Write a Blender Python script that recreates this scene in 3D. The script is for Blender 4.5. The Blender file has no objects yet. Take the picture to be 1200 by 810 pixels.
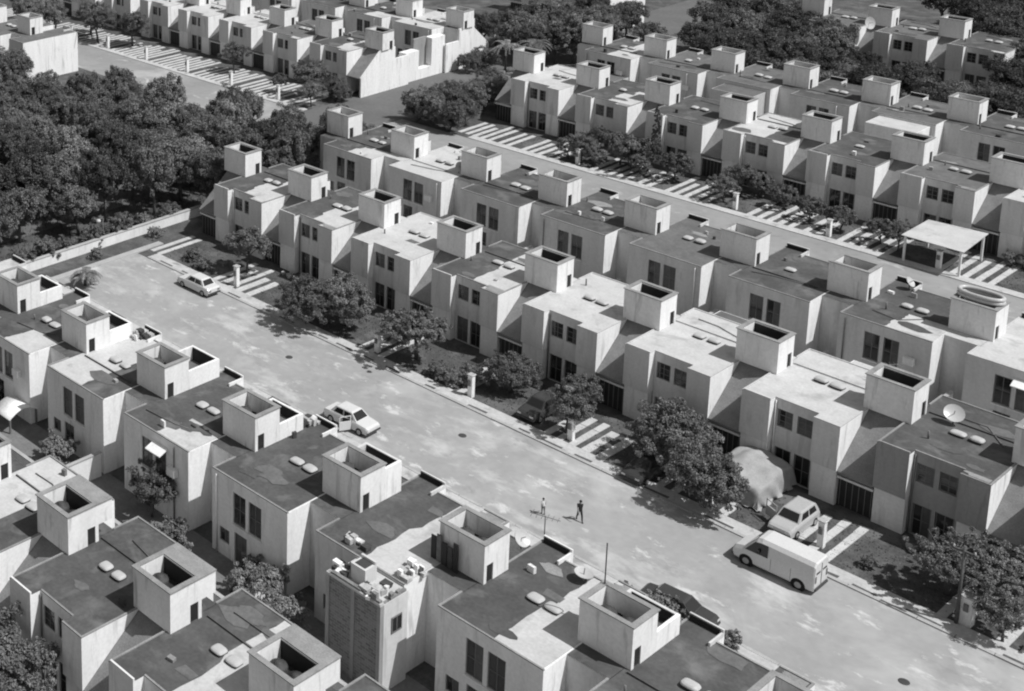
import bpy, bmesh, math, random
from mathutils import Vector, Matrix
S = 1.35                      # one plan unit in metres
OX, OY = 55.0, 72.0           # plan origin
rnd = random.Random(7)
scene = bpy.context.scene
COL = scene.collection
R = math.radians

# ------------------------------------------------------------------ materials
MATS = {}
def mat(name, v, var=.15, scale=1.0, rough=.9, bump=0., streak=False, fine=.06, spec=.2, metal=0., stain=None, trans=0.):
    m = bpy.data.materials.new(name); m.use_nodes = True; MATS[name] = m
    nt = m.node_tree; N = nt.nodes; L = nt.links
    b = N['Principled BSDF']
    b.inputs['Roughness'].default_value = rough
    b.inputs['Specular IOR Level'].default_value = spec
    b.inputs['Metallic'].default_value = metal
    if var <= 0 and stain is None:
        b.inputs['Base Color'].default_value = (v, v, v, 1); return m
    g = N.new('ShaderNodeNewGeometry')
    mp = N.new('ShaderNodeMapping'); L.new(g.outputs['Position'], mp.inputs['Vector'])
    mp.inputs['Scale'].default_value = (1.6, 1.6, .22) if streak else (1, 1, 1)
    n1 = N.new('ShaderNodeTexNoise'); n1.inputs['Scale'].default_value = scale; n1.inputs['Detail'].default_value = 7; n1.inputs['Roughness'].default_value = .62
    L.new(mp.outputs[0], n1.inputs['Vector'])
    r = N.new('ShaderNodeMapRange'); r.inputs['From Min'].default_value = .3; r.inputs['From Max'].default_value = .7
    r.inputs['To Min'].default_value = v*(1-var); r.inputs['To Max'].default_value = v*(1+var)
    L.new(n1.outputs['Fac'], r.inputs['Value'])
    out = r.outputs[0]
    n2 = N.new('ShaderNodeTexNoise'); n2.inputs['Scale'].default_value = scale*9; n2.inputs['Detail'].default_value = 3
    L.new(g.outputs['Position'], n2.inputs['Vector'])
    r2 = N.new('ShaderNodeMapRange'); r2.inputs['From Min'].default_value = .3; r2.inputs['From Max'].default_value = .7
    r2.inputs['To Min'].default_value = 1-fine; r2.inputs['To Max'].default_value = 1+fine
    L.new(n2.outputs['Fac'], r2.inputs['Value'])
    mu = N.new('ShaderNodeMath'); mu.operation = 'MULTIPLY'; L.new(out, mu.inputs[0]); L.new(r2.outputs[0], mu.inputs[1]); out = mu.outputs[0]
    if stain:                                     # stain = (scale, threshold, softness, value)
        n3 = N.new('ShaderNodeTexNoise'); n3.inputs['Scale'].default_value = stain[0]; n3.inputs['Detail'].default_value = 6; n3.inputs['Roughness'].default_value = .6
        n3.inputs['Distortion'].default_value = .4
        if streak:
            mp3 = N.new('ShaderNodeMapping'); mp3.inputs['Scale'].default_value = (2.2, 2.2, .3); L.new(g.outputs['Position'], mp3.inputs['Vector']); L.new(mp3.outputs[0], n3.inputs['Vector'])
        else: L.new(g.outputs['Position'], n3.inputs['Vector'])
        r3 = N.new('ShaderNodeMapRange'); r3.inputs['From Min'].default_value = stain[1]; r3.inputs['From Max'].default_value = stain[1]+stain[2]
        L.new(n3.outputs['Fac'], r3.inputs['Value'])
        mx = N.new('ShaderNodeMix'); mx.data_type = 'FLOAT'
        L.new(r3.outputs[0], mx.inputs[0]); L.new(out, mx.inputs[2]); mx.inputs[3].default_value = stain[3]; out = mx.outputs[0]
    L.new(out, b.inputs['Base Color'])
    if bump:
        bp = N.new('ShaderNodeBump'); bp.inputs['Strength'].default_value = bump; bp.inputs['Distance'].default_value = .05
        L.new(n2.outputs['Fac'], bp.inputs['Height']); L.new(bp.outputs[0], b.inputs['Normal'])
    return m
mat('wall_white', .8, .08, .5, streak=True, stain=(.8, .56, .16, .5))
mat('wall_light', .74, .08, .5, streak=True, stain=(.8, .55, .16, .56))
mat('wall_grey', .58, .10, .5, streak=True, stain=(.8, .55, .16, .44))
mat('wall_mid', .48, .10, .5, streak=True, stain=(.8, .55, .16, .36))
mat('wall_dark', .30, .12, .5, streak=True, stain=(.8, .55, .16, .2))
mat('tank_wall', .74, .07, .5, streak=True, stain=(.9, .56, .16, .46))
mat('tar_roof', .085, .25, .45, bump=.2, fine=.12, stain=(.5, .52, .22, .17))
mat('tar_light', .14, .22, .5, bump=.2, fine=.12, stain=(.5, .5, .2, .10))
mat('white_roof', .49, .10, .6, fine=.08, stain=(.55, .56, .13, .36))
mat('slope_tile', .20, .15, 1.2, bump=.3, fine=.15)
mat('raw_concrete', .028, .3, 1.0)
mat('tank', .06, .2, 1.5, rough=.6)
mat('kerb_stone', .38, .12, .8, fine=.1)
mat('dome', .46, .05, 1, rough=.35, spec=.5)
mat('glass', .02, 0, rough=.08, spec=.6)
mat('curtain', .075, .3, 3, rough=.3, spec=.5, streak=False)
mat('frame', .16, .1, 1, rough=.5)
mat('dark_metal', .035, .2, 1, rough=.6)
mat('street', .31, .14, .16, fine=.05, bump=.05, stain=(.13, .53, .16, .42))
def add_spots(m, specs):
    nt = m.node_tree; N = nt.nodes; L = nt.links; b = N['Principled BSDF']; src = b.inputs['Base Color'].links[0].from_socket; g = N.new('ShaderNodeNewGeometry')
    for sc, th, so, val, dist in specs:
        n = N.new('ShaderNodeTexNoise'); n.inputs['Scale'].default_value = sc; n.inputs['Detail'].default_value = 8; n.inputs['Roughness'].default_value = .7; n.inputs['Distortion'].default_value = dist
        mp = N.new('ShaderNodeMapping'); mp.inputs['Location'].default_value = (sc*37, val*91, 0); mp.inputs['Scale'].default_value = (.6, 1, 1)
        L.new(g.outputs['Position'], mp.inputs['Vector']); L.new(mp.outputs[0], n.inputs['Vector'])
        r = N.new('ShaderNodeMapRange'); r.inputs['From Min'].default_value = th; r.inputs['From Max'].default_value = th+so; L.new(n.outputs['Fac'], r.inputs['Value'])
        mx = N.new('ShaderNodeMix'); mx.data_type = 'FLOAT'; L.new(r.outputs[0], mx.inputs[0]); L.new(src, mx.inputs[2]); mx.inputs[3].default_value = val; src = mx.outputs[0]
    L.new(src, b.inputs['Base Color'])
add_spots(MATS['street'], [(.2, .53, .12, .46, .15), (.5, .58, .07, .52, .2), (.3, .60, .10, .24, .2), (1.3, .67, .06, .21, .1), (3.0, .66, .08, .27, 0)])
mat('far_street', .27, .14, .12, stain=(.1, .55, .2, .44))
mat('asphalt', .13, .12, .2, bump=.05, fine=.08)
mat('soil', .085, .35, .5, bump=.3, fine=.2, stain=(.35, .52, .1, .13))
mat('curb', .26, .2, 1.0, fine=.15)
mat('patio', .17, .25, .5, fine=.12, stain=(.5, .55, .15, .14))
mat('paver', .50, .12, .9, fine=.1)
mat('pavement', .46, .15, .6, fine=.1, stain=(.7, .58, .1, .27))
mat('brick', .19, .2, 2.5, fine=.2, bump=.4)
add_spots(MATS['far_street'], [(.25, .58, .10, .45, .6), (.5, .62, .08, .2, .6)])
m_ = MATS['brick']; nt_ = m_.node_tree; g_ = nt_.nodes.new('ShaderNodeNewGeometry'); sx_ = nt_.nodes.new('ShaderNodeSeparateXYZ'); ad_ = nt_.nodes.new('ShaderNodeMath'); cx_ = nt_.nodes.new('ShaderNodeCombineXYZ'); bt_ = nt_.nodes.new('ShaderNodeTexBrick')
nt_.links.new(g_.outputs['Position'], sx_.inputs[0]); nt_.links.new(sx_.outputs[0], ad_.inputs[0]); nt_.links.new(sx_.outputs[1], ad_.inputs[1]); nt_.links.new(ad_.outputs[0], cx_.inputs[0]); nt_.links.new(sx_.outputs[2], cx_.inputs[1]); nt_.links.new(cx_.outputs[0], bt_.inputs['Vector'])
bt_.inputs['Scale'].default_value = 1.0; bt_.inputs['Brick Width'].default_value = .42; bt_.inputs['Row Height'].default_value = .2; bt_.inputs['Mortar Size'].default_value = .025
bt_.inputs['Color1'].default_value = (.24,)*3+(1,); bt_.inputs['Color2'].default_value = (.14,)*3+(1,); bt_.inputs['Mortar'].default_value = (.27,)*3+(1,)
nt_.links.new(bt_.outputs['Color'], nt_.nodes['Principled BSDF'].inputs['Base Color'])
mat('bark', .10, .3, 3, bump=.5)
mat('car_white', .6, .03, 1, rough=.25, spec=.5)
mat('car_grey', .42, .03, 1, rough=.25, spec=.5)
mat('car_dark', .045, .1, 1, rough=.25, spec=.5)
mat('rubber', .02, .1, 4)
mat('hub', .35, .1, 4, rough=.4)
mat('lamp_clear', .6, 0, rough=.2)
mat('cloth', .33, .15, 1.2, fine=.12)
mat('skin', .28, .05, 8); mat('hair', .02, .1, 9); mat('dark_cloth', .03, .2, 9); mat('pale_cloth', .6, .1, 9); mat('mid_cloth', .2, .1, 9)
mat('junk', .45, .4, 2.5)
mat('wood', .16, .3, 3)

def leafmat(name, v, var):
    m = bpy.data.materials.new(name); m.use_nodes = True; MATS[name] = m
    nt = m.node_tree; N = nt.nodes; L = nt.links
    for n in list(N): N.remove(n)
    o = N.new('ShaderNodeOutputMaterial'); d = N.new('ShaderNodeBsdfDiffuse'); t = N.new('ShaderNodeBsdfTranslucent'); gl = N.new('ShaderNodeBsdfGlossy')
    gl.inputs['Roughness'].default_value = .45; gl.inputs['Color'].default_value = (.35, .35, .35, 1)
    mx = N.new('ShaderNodeMixShader'); mx.inputs[0].default_value = .25; mg = N.new('ShaderNodeMixShader'); mg.inputs[0].default_value = .035
    oi = N.new('ShaderNodeObjectInfo'); g = N.new('ShaderNodeNewGeometry'); n1 = N.new('ShaderNodeTexNoise'); n1.inputs['Scale'].default_value = .8; n1.inputs['Detail'].default_value = 4
    L.new(g.outputs['Position'], n1.inputs['Vector'])
    r = N.new('ShaderNodeMapRange'); r.inputs['From Min'].default_value = .3; r.inputs['From Max'].default_value = .7; r.inputs['To Min'].default_value = v*(1-var); r.inputs['To Max'].default_value = v*(1+var)
    L.new(n1.outputs['Fac'], r.inputs['Value'])
    r2 = N.new('ShaderNodeMapRange'); r2.inputs['To Min'].default_value = .75; r2.inputs['To Max'].default_value = 1.25; L.new(oi.outputs['Random'], r2.inputs['Value'])
    r3 = N.new('ShaderNodeMapRange'); r3.inputs['To Min'].default_value = .65; r3.inputs['To Max'].default_value = 1.35; L.new(g.outputs['Random Per Island'], r3.inputs['Value'])
    a = N.new('ShaderNodeMath'); a.operation = 'MULTIPLY'; L.new(r.outputs[0], a.inputs[0]); L.new(r2.outputs[0], a.inputs[1])
    c = N.new('ShaderNodeMath'); c.operation = 'MULTIPLY'; L.new(a.outputs[0], c.inputs[0]); L.new(r3.outputs[0], c.inputs[1])
    L.new(c.outputs[0], d.inputs['Color']); L.new(c.outputs[0], t.inputs['Color'])
    L.new(d.outputs[0], mx.inputs[1]); L.new(t.outputs[0], mx.inputs[2]); L.new(mx.outputs[0], mg.inputs[1]); L.new(gl.outputs[0], mg.inputs[2]); L.new(mg.outputs[0], o.inputs[0])
leafmat('leaf', .195, .3); leafmat('leaf_light', .255, .3); leafmat('leaf_dark', .115, .3); leafmat('grass_leaf', .13, .3)

# ------------------------------------------------------------------ mesh helper
class MB:
    """collects shapes in plan units (k=S) or metres (k=1) and links them as one mesh object"""
    def __init__(s, k=S, ym=None): s.k = k; s.ym = ym; s.v = []; s.f = []; s.m = []; s.sm = []; s.names = []
    def mi(s, n):
        if n not in s.names: s.names.append(n)
        return s.names.index(n)
    def pt(s, p):
        x, y, z = p
        if s.ym is not None: y = s.ym - y
        s.v.append((x*s.k, y*s.k, z*s.k)); return len(s.v)-1
    def face(s, pts, m, smooth=False):
        s.f.append([s.pt(p) for p in pts]); s.m.append(s.mi(m)); s.sm.append(smooth)
    def box(s, x0, x1, y0, y1, z0, z1, m, top=None, right=None):
        if x0 > x1: x0, x1 = x1, x0
        if y0 > y1: y0, y1 = y1, y0
        b = len(s.v)
        for z in (z0, z1):
            for x, y in ((x0, y0), (x1, y0), (x1, y1), (x0, y1)): s.pt((x, y, z))
        for i, q in enumerate(((0, 3, 2, 1), (4, 5, 6, 7), (0, 1, 5, 4), (1, 2, 6, 5), (2, 3, 7, 6), (3, 0, 4, 7))):
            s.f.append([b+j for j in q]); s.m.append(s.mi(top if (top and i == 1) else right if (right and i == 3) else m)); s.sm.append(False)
    def prism(s, poly, a0, a1, axis, m, smooth=False):
        """poly in the two other axes extruded along axis"""
        def P(q, a):
            return {'x': (a, q[0], q[1]), 'y': (q[0], a, q[1]), 'z': (q[0], q[1], a)}[axis]
        n = len(poly); b = len(s.v)
        for a in (a0, a1):
            for q in poly: s.pt(P(q, a))
        s.f.append([b+i for i in range(n)]); s.f.append([b+n+i for i in reversed(range(n))])
        s.m += [s.mi(m)]*2; s.sm += [False]*2
        for i in range(n):
            j = (i+1) % n; s.f.append([b+i, b+n+i, b+n+j, b+j]); s.m.append(s.mi(m)); s.sm.append(smooth)
    def tube(s, pts, rad, m, n=8, cap=True):
        pts = [Vector(p) for p in pts]; b = len(s.v)
        for i, p in enumerate(pts):
            d = (pts[min(i+1, len(pts)-1)]-pts[max(i-1, 0)]).normalized()
            u = d.orthogonal().normalized(); 
            ref = Vector((0, 1, 0)) if abs(d.y) < .9 else Vector((1, 0, 0))
            u = d.cross(ref).normalized(); w = d.cross(u)
            r = rad[i] if isinstance(rad, (list, tuple)) else rad
            for j in range(n):
                a = 2*math.pi*j/n; s.pt(p+u*r*math.cos(a)+w*r*math.sin(a))
        for i in range(len(pts)-1):
            for j in range(n):
                k = (j+1) % n
                s.f.append([b+i*n+j, b+i*n+k, b+(i+1)*n+k, b+(i+1)*n+j]); s.m.append(s.mi(m)); s.sm.append(True)
        if cap:
            s.f.append([b+j for j in reversed(range(n))]); s.f.append([b+(len(pts)-1)*n+j for j in range(n)]); s.m += [s.mi(m)]*2; s.sm += [False]*2
    def lathe(s, c, prof, m, n=16, sx=1, sy=1, cap=True):
        b = len(s.v)
        for r, z in prof:
            for j in range(n):
                a = 2*math.pi*j/n; s.pt((c[0]+r*sx*math.cos(a), c[1]+r*sy*math.sin(a), c[2]+z))
        for i in range(len(prof)-1):
            for j in range(n):
                k = (j+1) % n; s.f.append([b+i*n+j, b+i*n+k, b+(i+1)*n+k, b+(i+1)*n+j]); s.m.append(s.mi(m)); s.sm.append(True)
        if cap: s.f.append([b+(len(prof)-1)*n+j for j in range(n)]); s.m.append(s.mi(m)); s.sm.append(False)
    def rough(s, a, seed=0):
        q = random.Random(seed); s.v = [(x+q.uniform(-a, a), y+q.uniform(-a, a), z+q.uniform(-a, a)) for x, y, z in s.v]
    def mesh(s, name, bevel=0.):
        me = bpy.data.meshes.new(name); me.from_pydata(s.v, [], s.f)
        for n in s.names: me.materials.append(MATS[n])
        me.polygons.foreach_set('material_index', s.m); me.polygons.foreach_set('use_smooth', s.sm)
        bm = bmesh.new(); bm.from_mesh(me)
        if bevel: 
            es = [e for e in bm.edges if len(e.link_faces) == 2 and e.calc_face_angle(0) > .6]
            bmesh.ops.bevel(bm, geom=es, offset=bevel, segments=2, affect='EDGES', clamp_overlap=True)
        bmesh.ops.recalc_face_normals(bm, faces=bm.faces); bm.to_mesh(me); bm.free()
        me.update(); return me
    def build(s, name, parent=None, loc=(0, 0, 0), bevel=0.):
        return link(name, s.mesh(name, bevel), parent, loc)
def link(name, data, parent=None, loc=(0, 0, 0), rz=0):
    o = bpy.data.objects.new(name, data); COL.objects.link(o)
    o.location = loc; o.rotation_euler.z = rz
    if parent: o.parent = parent
    return o
def tag(o, label=None, cat=None, group=None, kind=None):
    if label: o['label'] = label
    if cat: o['category'] = cat
    if group: o['group'] = group
    if kind: o['kind'] = kind
    return o
def W(x, y, z=0): return ((x+OX)*S, (y-OY)*S, z*S)
def thing(name, label, cat, loc, group=None, rz=0):
    return tag(link(name, None, None, loc, rz), label, cat, group)
def copy_tree(o, parent=None):
    c = o.copy(); COL.objects.link(c); c.parent = parent
    for ch in list(o.children): copy_tree(ch, c)
    return c
ORD = ['first', 'second', 'third', 'fourth', 'fifth', 'sixth', 'seventh', 'eighth', 'ninth', 'tenth', 'eleventh', 'twelfth']

# ------------------------------------------------------------------ shared window meshes (plan units, outward = -y, origin = sill centre)
def window_mesh(w, h, cols, bars=0, ym=None):
    f = MB(); t = .05
    f.box(-w/2, -w/2+t, -.03, .03, 0, h, 'frame'); f.box(w/2-t, w/2, -.03, .03, 0, h, 'frame')
    f.box(-w/2+t, w/2-t, -.03, .03, 0, t, 'frame'); f.box(-w/2+t, w/2-t, -.03, .03, h-t, h, 'frame')
    for i in range(1, cols): 
        x = -w/2+w*i/cols; f.box(x-.02, x+.02, -.026, .026, t, h-t, 'frame')
    for i in range(1, bars+1):
        z = h*i/(bars+1); f.box(-w/2+t, w/2-t, -.022, .022, z-.015, z+.015, 'frame')
    ps = []
    for c_ in (0, 1, 2):
        p = MB(); x1 = w/2-t
        if c_ == 0: p.box(-x1, x1, -.008, .008, t, h-t, 'glass')
        if c_ == 1: p.box(-x1, 0, -.008, .008, t, h-t, 'glass'); p.box(0, x1, -.008, .008, t, h-t, 'curtain')
        if c_ == 2: p.box(-x1, x1, -.008, .008, t, h-t, 'curtain')
        ps.append(p.mesh('window_pane'))
    return f.mesh('window_frame'), ps
WIN = {'up': window_mesh(.82, 1.05, 2, 2), 'low': window_mesh(.85, 1.75, 2, 1), 'tall': window_mesh(.88, 1.75, 2, 1), 'small': window_mesh(.7, .8, 2, 0)}
def window(kind, parent, x, y, z):
    f, p = WIN[kind]
    o = link('window', f, parent, (x*S, y*S, z*S)); link('pane', p[rnd.choice((0, 0, 0, 0, 1, 1, 2))], o)
    return o
def curtain_colour(): return rnd.random()

def holes_wall(mb, x0, x1, z0, z1, y0, y1, holes, m):
    """wall slab in the xz plane from y0 to y1 with rectangular holes (x0,x1,z0,z1)"""
    xs = sorted({x0, x1, *[h[0] for h in holes], *[h[1] for h in holes]}); zs = sorted({z0, z1, *[h[2] for h in holes], *[h[3] for h in holes]})
    for i in range(len(xs)-1):
        run = None
        for j in range(len(zs)-1):
            cx, cz = (xs[i]+xs[i+1])/2, (zs[j]+zs[j+1])/2
            solid = not any(h[0] < cx < h[1] and h[2] < cz < h[3] for h in holes)
            if solid: run = (run[0], zs[j+1]) if run else (zs[j], zs[j+1])
            if (not solid or j == len(zs)-2) and run:
                mb.box(xs[i], xs[i+1], y0, y1, run[0], run[1], m, None, 'wall_white' if i == len(xs)-2 else None); run = None  # right end of the slab whitened to imitate sun on that side

RZ = 4.7
DOME = None
def dome_mesh():
    b = MB()
    b.box(-.36, .36, -.3, .3, 0, .13, 'tank')
    n = 20; prev = None
    for r, z in ((.43, .12), (.43, .15), (.39, .20), (.28, .245), (.12, .26)):
        ring = []
        for i in range(n):
            a = 2*math.pi*i/n; ca, sa = math.cos(a), math.sin(a); e = .55
            ring.append((r*abs(ca)**e*(1 if ca > 0 else -1), r*.82*abs(sa)**e*(1 if sa > 0 else -1), z))
        if prev:
            for i in range(n): k = (i+1) % n; b.face([prev[i], prev[k], ring[k], ring[i]], 'dome', z > .2)
        prev = ring
    b.face(prev, 'dome', True)
    return b.mesh('skylight')
DOME = dome_mesh()

ROOFDESC = {'D': 'dark roofed', 'W': 'white roofed', 'R': 'half white roofed', 'L': 'half white roofed', 'P': 'patchy white roofed', 'G': 'grey roofed'}
NH = 0
def house(k, F, x0, y0, roof='D', shade='wall_grey', low='wall_light', label='', group='', xr=5.0, endL=False, endR=False, tub=0, ext=None, box=True, rear=True, front=True, domes=True, strip=False, awn=False, tankm='tank_wall', seed=0):
    """one terraced house; plan units, local origin = camera-side right corner of its tank box"""
    global NH; NH += 1
    q = random.Random(NH*13+5)
    ym = None if F else 1.6
    Y = (lambda y: y) if F else (lambda y: 1.6-y)
    root = thing('row_house', label, 'house', W(x0+k*7.2, y0), group)
    B = lambda: MB(S, ym)
    full = xr > 4
    w = B(); sh = shade
    rec = (1.25, 3.6)
    # main volume, the storey skin in front of it keeps real window openings
    w.box(-.35, xr, -2.6 if full else -3.35, 4.35 if full else 4.5, 0, RZ, sh, None, 'wall_white')  # sun-facing right side whiter than the front, sunlight put into its colour
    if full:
        w.box(-.35, 1.25, -3.35, -2.6, 2.1, RZ, sh, None, 'wall_white'); w.box(3.6, xr, -3.35, -2.6, 2.1, RZ, sh, None, 'wall_white')  # right sides of fin and block whitened too, imitating sunlight
        hf = [(1.42, 2.28, 3.05, 4.12), (2.52, 3.38, 3.05, 4.12), (1.42, 2.32, .02, 1.8), (2.5, 3.4, .02, 1.8)] if front else []
        holes_wall(w, 1.25, 3.6, 0, RZ, -2.75, -2.6, hf, sh)
        hr = [(1.2, 2.1, 2.25, 4.05), (2.32, 3.22, 2.25, 4.05), (.2, .92, .8, 1.62), (1.3, 2.2, .02, 1.8)] if rear else []
        holes_wall(w, -.35, xr, 0, RZ, 4.35, 4.5, hr, sh)
    w.box(-2.2, -.353, 0, 2.85, 0, RZ, sh)
    if endL: w.box(-2.4, -2.203, -3.35, 0, 0, 2.1, sh); w.prism([(0, 2.1), (-3.35, 2.1), (0, 4.75)], -2.4, -2.203, 'x', sh)
    # curbs round the roof edge
    c = .09; zt = RZ+.06; cm = 'white_roof' if roof == 'W' else 'curb'
    for a in ((-.35, -.35+c, -3.35, -.2), (xr-c, xr, -3.35+c, 0), (-.35+c, xr, 4.5-c, 4.5), (3.6, xr, -3.35, -3.35+c), (-.35, -.35+c, 2.85, 4.5)):
        if full or a[3] <= 0 or a[2] > 4: w.box(*a, RZ, zt, cm)
    if full: w.box(1.25, 3.6, -2.75, -2.75+c, RZ, zt, cm)
    w.box(-.35+c, 1.25, -3.35, -3.35+c, RZ, RZ+(.34 if not F else .14), sh)
    if not F: w.box(1.25-c, 1.25, -3.35+c, -2.2, RZ, RZ+.2, sh)
    ob = w.build('wall', root)
    if full:
        for xa, xb in ((-.3, 1.22), (3.65, xr-.02)): lw = B(); lw.box(xa, xb, -3.22, -2.603, 0, 2.097, low); lw.build('ground_floor_wall', root)
    # roof deck with painted waterproofing
    d = B(); base = {'W': 'white_roof', 'G': 'tar_light'}.get(roof, 'tar_roof')
    z = RZ+.012
    def sheet(pts, z, m): d.face([(x, y, z) for x, y in pts], m)
    if full:
        sheet([(-.35+c, -3.35+c), (1.25, -3.35+c), (1.25, -2.75+c), (3.6, -2.75+c), (3.6, -3.35+c), (xr-c, -3.35+c), (xr-c, 0), (xr-c, 4.5-c), (-.35+c, 4.5-c)], z, base)
    else: sheet([(-.35+c, -3.35+c), (xr-c, -3.35+c), (xr-c, 4.5-c), (-.35+c, 4.5-c)], z, base)
    d.face([(-2.2, 1.7, z), (-.24, 1.7, z), (-.24, 2.85, z), (-2.2, 2.85, z)], base)
    d.face([(-2.2, 0, z), (-.24, 0, z), (-.24, 1.7, z), (-2.2, 1.7, z)], base)
    j = lambda a: q.uniform(-a, a)
    def ragged(xa, xb, ya, yb, side):
        pts = []
        if side == 'L':                              # free left edge
            n = 12; pts = [(xa+j(.07)+(.25 if i > 6 else 0), yb+(ya-yb)*i/n) for i in range(n+1)]
            return pts+[(xb, ya), (xb, yb)]
        n = 12; pts = [(xb+j(.09), ya+(yb-ya)*i/n) for i in range(n+1)]
        return pts+[(xa, yb), (xa, ya)]
    z2 = RZ+.02
    if full and roof == 'R':
        t = q.uniform(2.1, 2.9); sheet(ragged(t, xr-c, -2.62, 4.38, 'L'), z2, 'white_roof'); sheet([(3.62, -2.62), (3.62, -3.22), (xr-c, -3.22), (xr-c, -2.62)], z2, 'white_roof')
    if full and roof == 'L':
        t = q.uniform(2.6, 3.3); sheet(ragged(-.24, t, -2.62, 4.38, 'R'), z2, 'white_roof'); sheet([(-.24, -2.62), (-.24, -3.22), (1.24, -3.22), (1.24, -2.62)], z2, 'white_roof')
    if full and roof == 'P' and not F:
        t = q.uniform(2.0, 2.6); ye = q.uniform(1.5, 2.2); sheet(ragged(t, xr-c, ye, 4.39, 'L'), z2, 'white_roof')
    if full and roof == 'P' and F:
        t = q.uniform(2.1, 2.7); ye = q.uniform(.1, .8); sheet(ragged(t, xr-c, -2.62, ye, 'L'), z2, 'white_roof'); sheet([(3.62, -2.62), (3.62, -3.22), (xr-c, -3.22), (xr-c, -2.62)], z2, 'white_roof')
        sheet(ragged(3.0, xr-c, ye+.01, 1.9, 'L'), z2+.004, 'white_roof')
    if full and roof in 'WR' and q.random() < .7:    # repair patches
        x = q.uniform(1.3, 2.6); y = q.uniform(-1.6, 0); sheet([(x, y), (x+q.uniform(.5, 1), y+.05), (x+.95, y+.5), (x+.1, y+.55)], z2+.006, 'tar_light')
    if full and roof in 'DPRLG':                      # old repairs, lighter felt and leftover paint
        for t in range(q.choice((1, 2, 3))):
            cx_, cy_ = q.uniform(.3, 4.3), q.choice((q.uniform(-2.2, -.8), q.uniform(1.8, 3.9))); rr_ = q.uniform(.35, .9); n_ = 11
            pts_ = [(max(-.2, min(xr-.15, cx_+rr_*q.uniform(.55, 1.15)*math.cos(6.283*i/n_)*1.3)), max(-2.6, min(4.35, cy_+rr_*q.uniform(.55, 1.1)*math.sin(6.283*i/n_)*.8))) for i in range(n_)]
            sheet(pts_, z2+.009+.004*t, q.choice(('tar_light', 'tar_light', 'tar_roof', 'curb')))
        if q.random() < .6: sheet(ragged(3.65, xr-.14, -3.2, q.uniform(-2.9, -2.2), 'L'), z2+.03, q.choice(('curb', 'white_roof')))
    d.build('roof', root)
    # sloping stair roof, beam and gate in the gap left of the house
    s = B(); s.prism([(0, RZ-.003), (-3.3, 2.12), (-3.3, 1.98), (-.003, RZ-.17)], -2.195, -.355, 'x', 'slope_tile'); s.build('stair_roof', root)
    g = B(); g.box(-2.19, -.36, -3.2, -3.05, 1.7, 1.83, 'wall_light'); g.build('gate_beam', root)
    g = B(); g.box(-2.19, -.36, -2.95, -2.9, 0, 1.7, 'dark_metal')
    for i in range(6): g.box(-2.1+i*.32, -2.06+i*.32, -2.99, -2.953, .05, 1.65, 'frame')
    g.build('gate', root)
    def stair_end():
        s = B(); s.prism([(0, RZ-.003), (-3.3, 2.12), (-3.3, 1.98), (-.003, RZ-.17)], xr+.005, xr+1.845, 'x', 'slope_tile'); s.build('stair_roof', root)
        e = B(); e.prism([(-3.35, 0), (-3.35, 2.2), (-.2, RZ+.05), (2.2, RZ+.05), (2.2, 3.4), (4.5, 3.4), (4.5, 0)], xr+1.85, xr+2.05, 'x', 'wall_white')
        e.box(xr+.003, xr+1.847, 0, 2.2, 0, RZ, sh, 'tar_roof'); e.build('end_wall', root); tb(root, B, False, tankm, F, q, 7.2)
    if endR: stair_end()
    # windows
    if full and front:
        for kd, x, zz in (('up', 1.85, 3.06), ('up', 2.95, 3.06), ('low', 1.87, .03), ('low', 2.95, .03)): window(kd, root, x, Y(-2.66), zz)
        cx = q.random()
    if full and rear:
        for kd, x, zz in (('tall', 1.65, 2.28), ('tall', 2.77, 2.28), ('small', .56, .81), ('low', 1.75, .03)): window(kd, root, x, Y(4.41), zz)
        si = B(); si.box(1.15, 3.27, 4.5, 4.57, 2.17, 2.24, 'wall_light'); si.build('window_sill', root)
    # tank box
    if box:
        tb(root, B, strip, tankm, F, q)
    if tub:
        e = B(); L_ = {1: -2.0, 2: -2.6}.get(tub, -1.4); h = {1: .95, 2: 1.15}.get(tub, 1.7)
        e.box(-2.3, -2.15, L_, -.16, RZ-2, RZ+h, sh); e.box(-.15, 0, L_, -.16, RZ-2, RZ+h, 'wall_white'); e.box(-2.15, -.15, L_, L_+.15, RZ-2, RZ+h, sh)
        e.box(-2.15, -.15, L_+.15, -.16, RZ+.2, RZ+.3, 'tar_light'); e.box(-2.15, -.15, L_+.15, L_+.17, RZ+.3, RZ+h-.04, 'raw_concrete')
        e.build('stair_head', root)
    if not F and full:
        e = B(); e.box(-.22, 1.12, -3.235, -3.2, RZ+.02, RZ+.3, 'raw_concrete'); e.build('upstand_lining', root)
    if domes and full:
        sx_, sy_ = q.uniform(-.15, .15), q.uniform(-.2, .2); nd = 1 if q.random() < .12 else 2
        for i in range(nd):
            d_ = link('skylight', DOME, root, ((2.0+sx_+i*.9)*S, Y(.75+sy_)*S, (RZ+.02)*S), R(q.uniform(-4, 4))); d_.scale = (q.uniform(.74, .92), q.uniform(.72, .9), q.uniform(.8, 1.15))
        if q.random() < .45:
            pp = B(); px, py = q.uniform(.2, 1.2), q.uniform(2.2, 3.8); pp.tube([(px, py, RZ+.06), (px+q.uniform(1.2, 2.6), py+q.uniform(-.5, .3), RZ+.06), (px+q.uniform(2.6, 3.4), py-q.uniform(.3, 1.6), RZ+.06)], .03, 'frame', 6); pp.build('roof_pipe', root)
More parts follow.
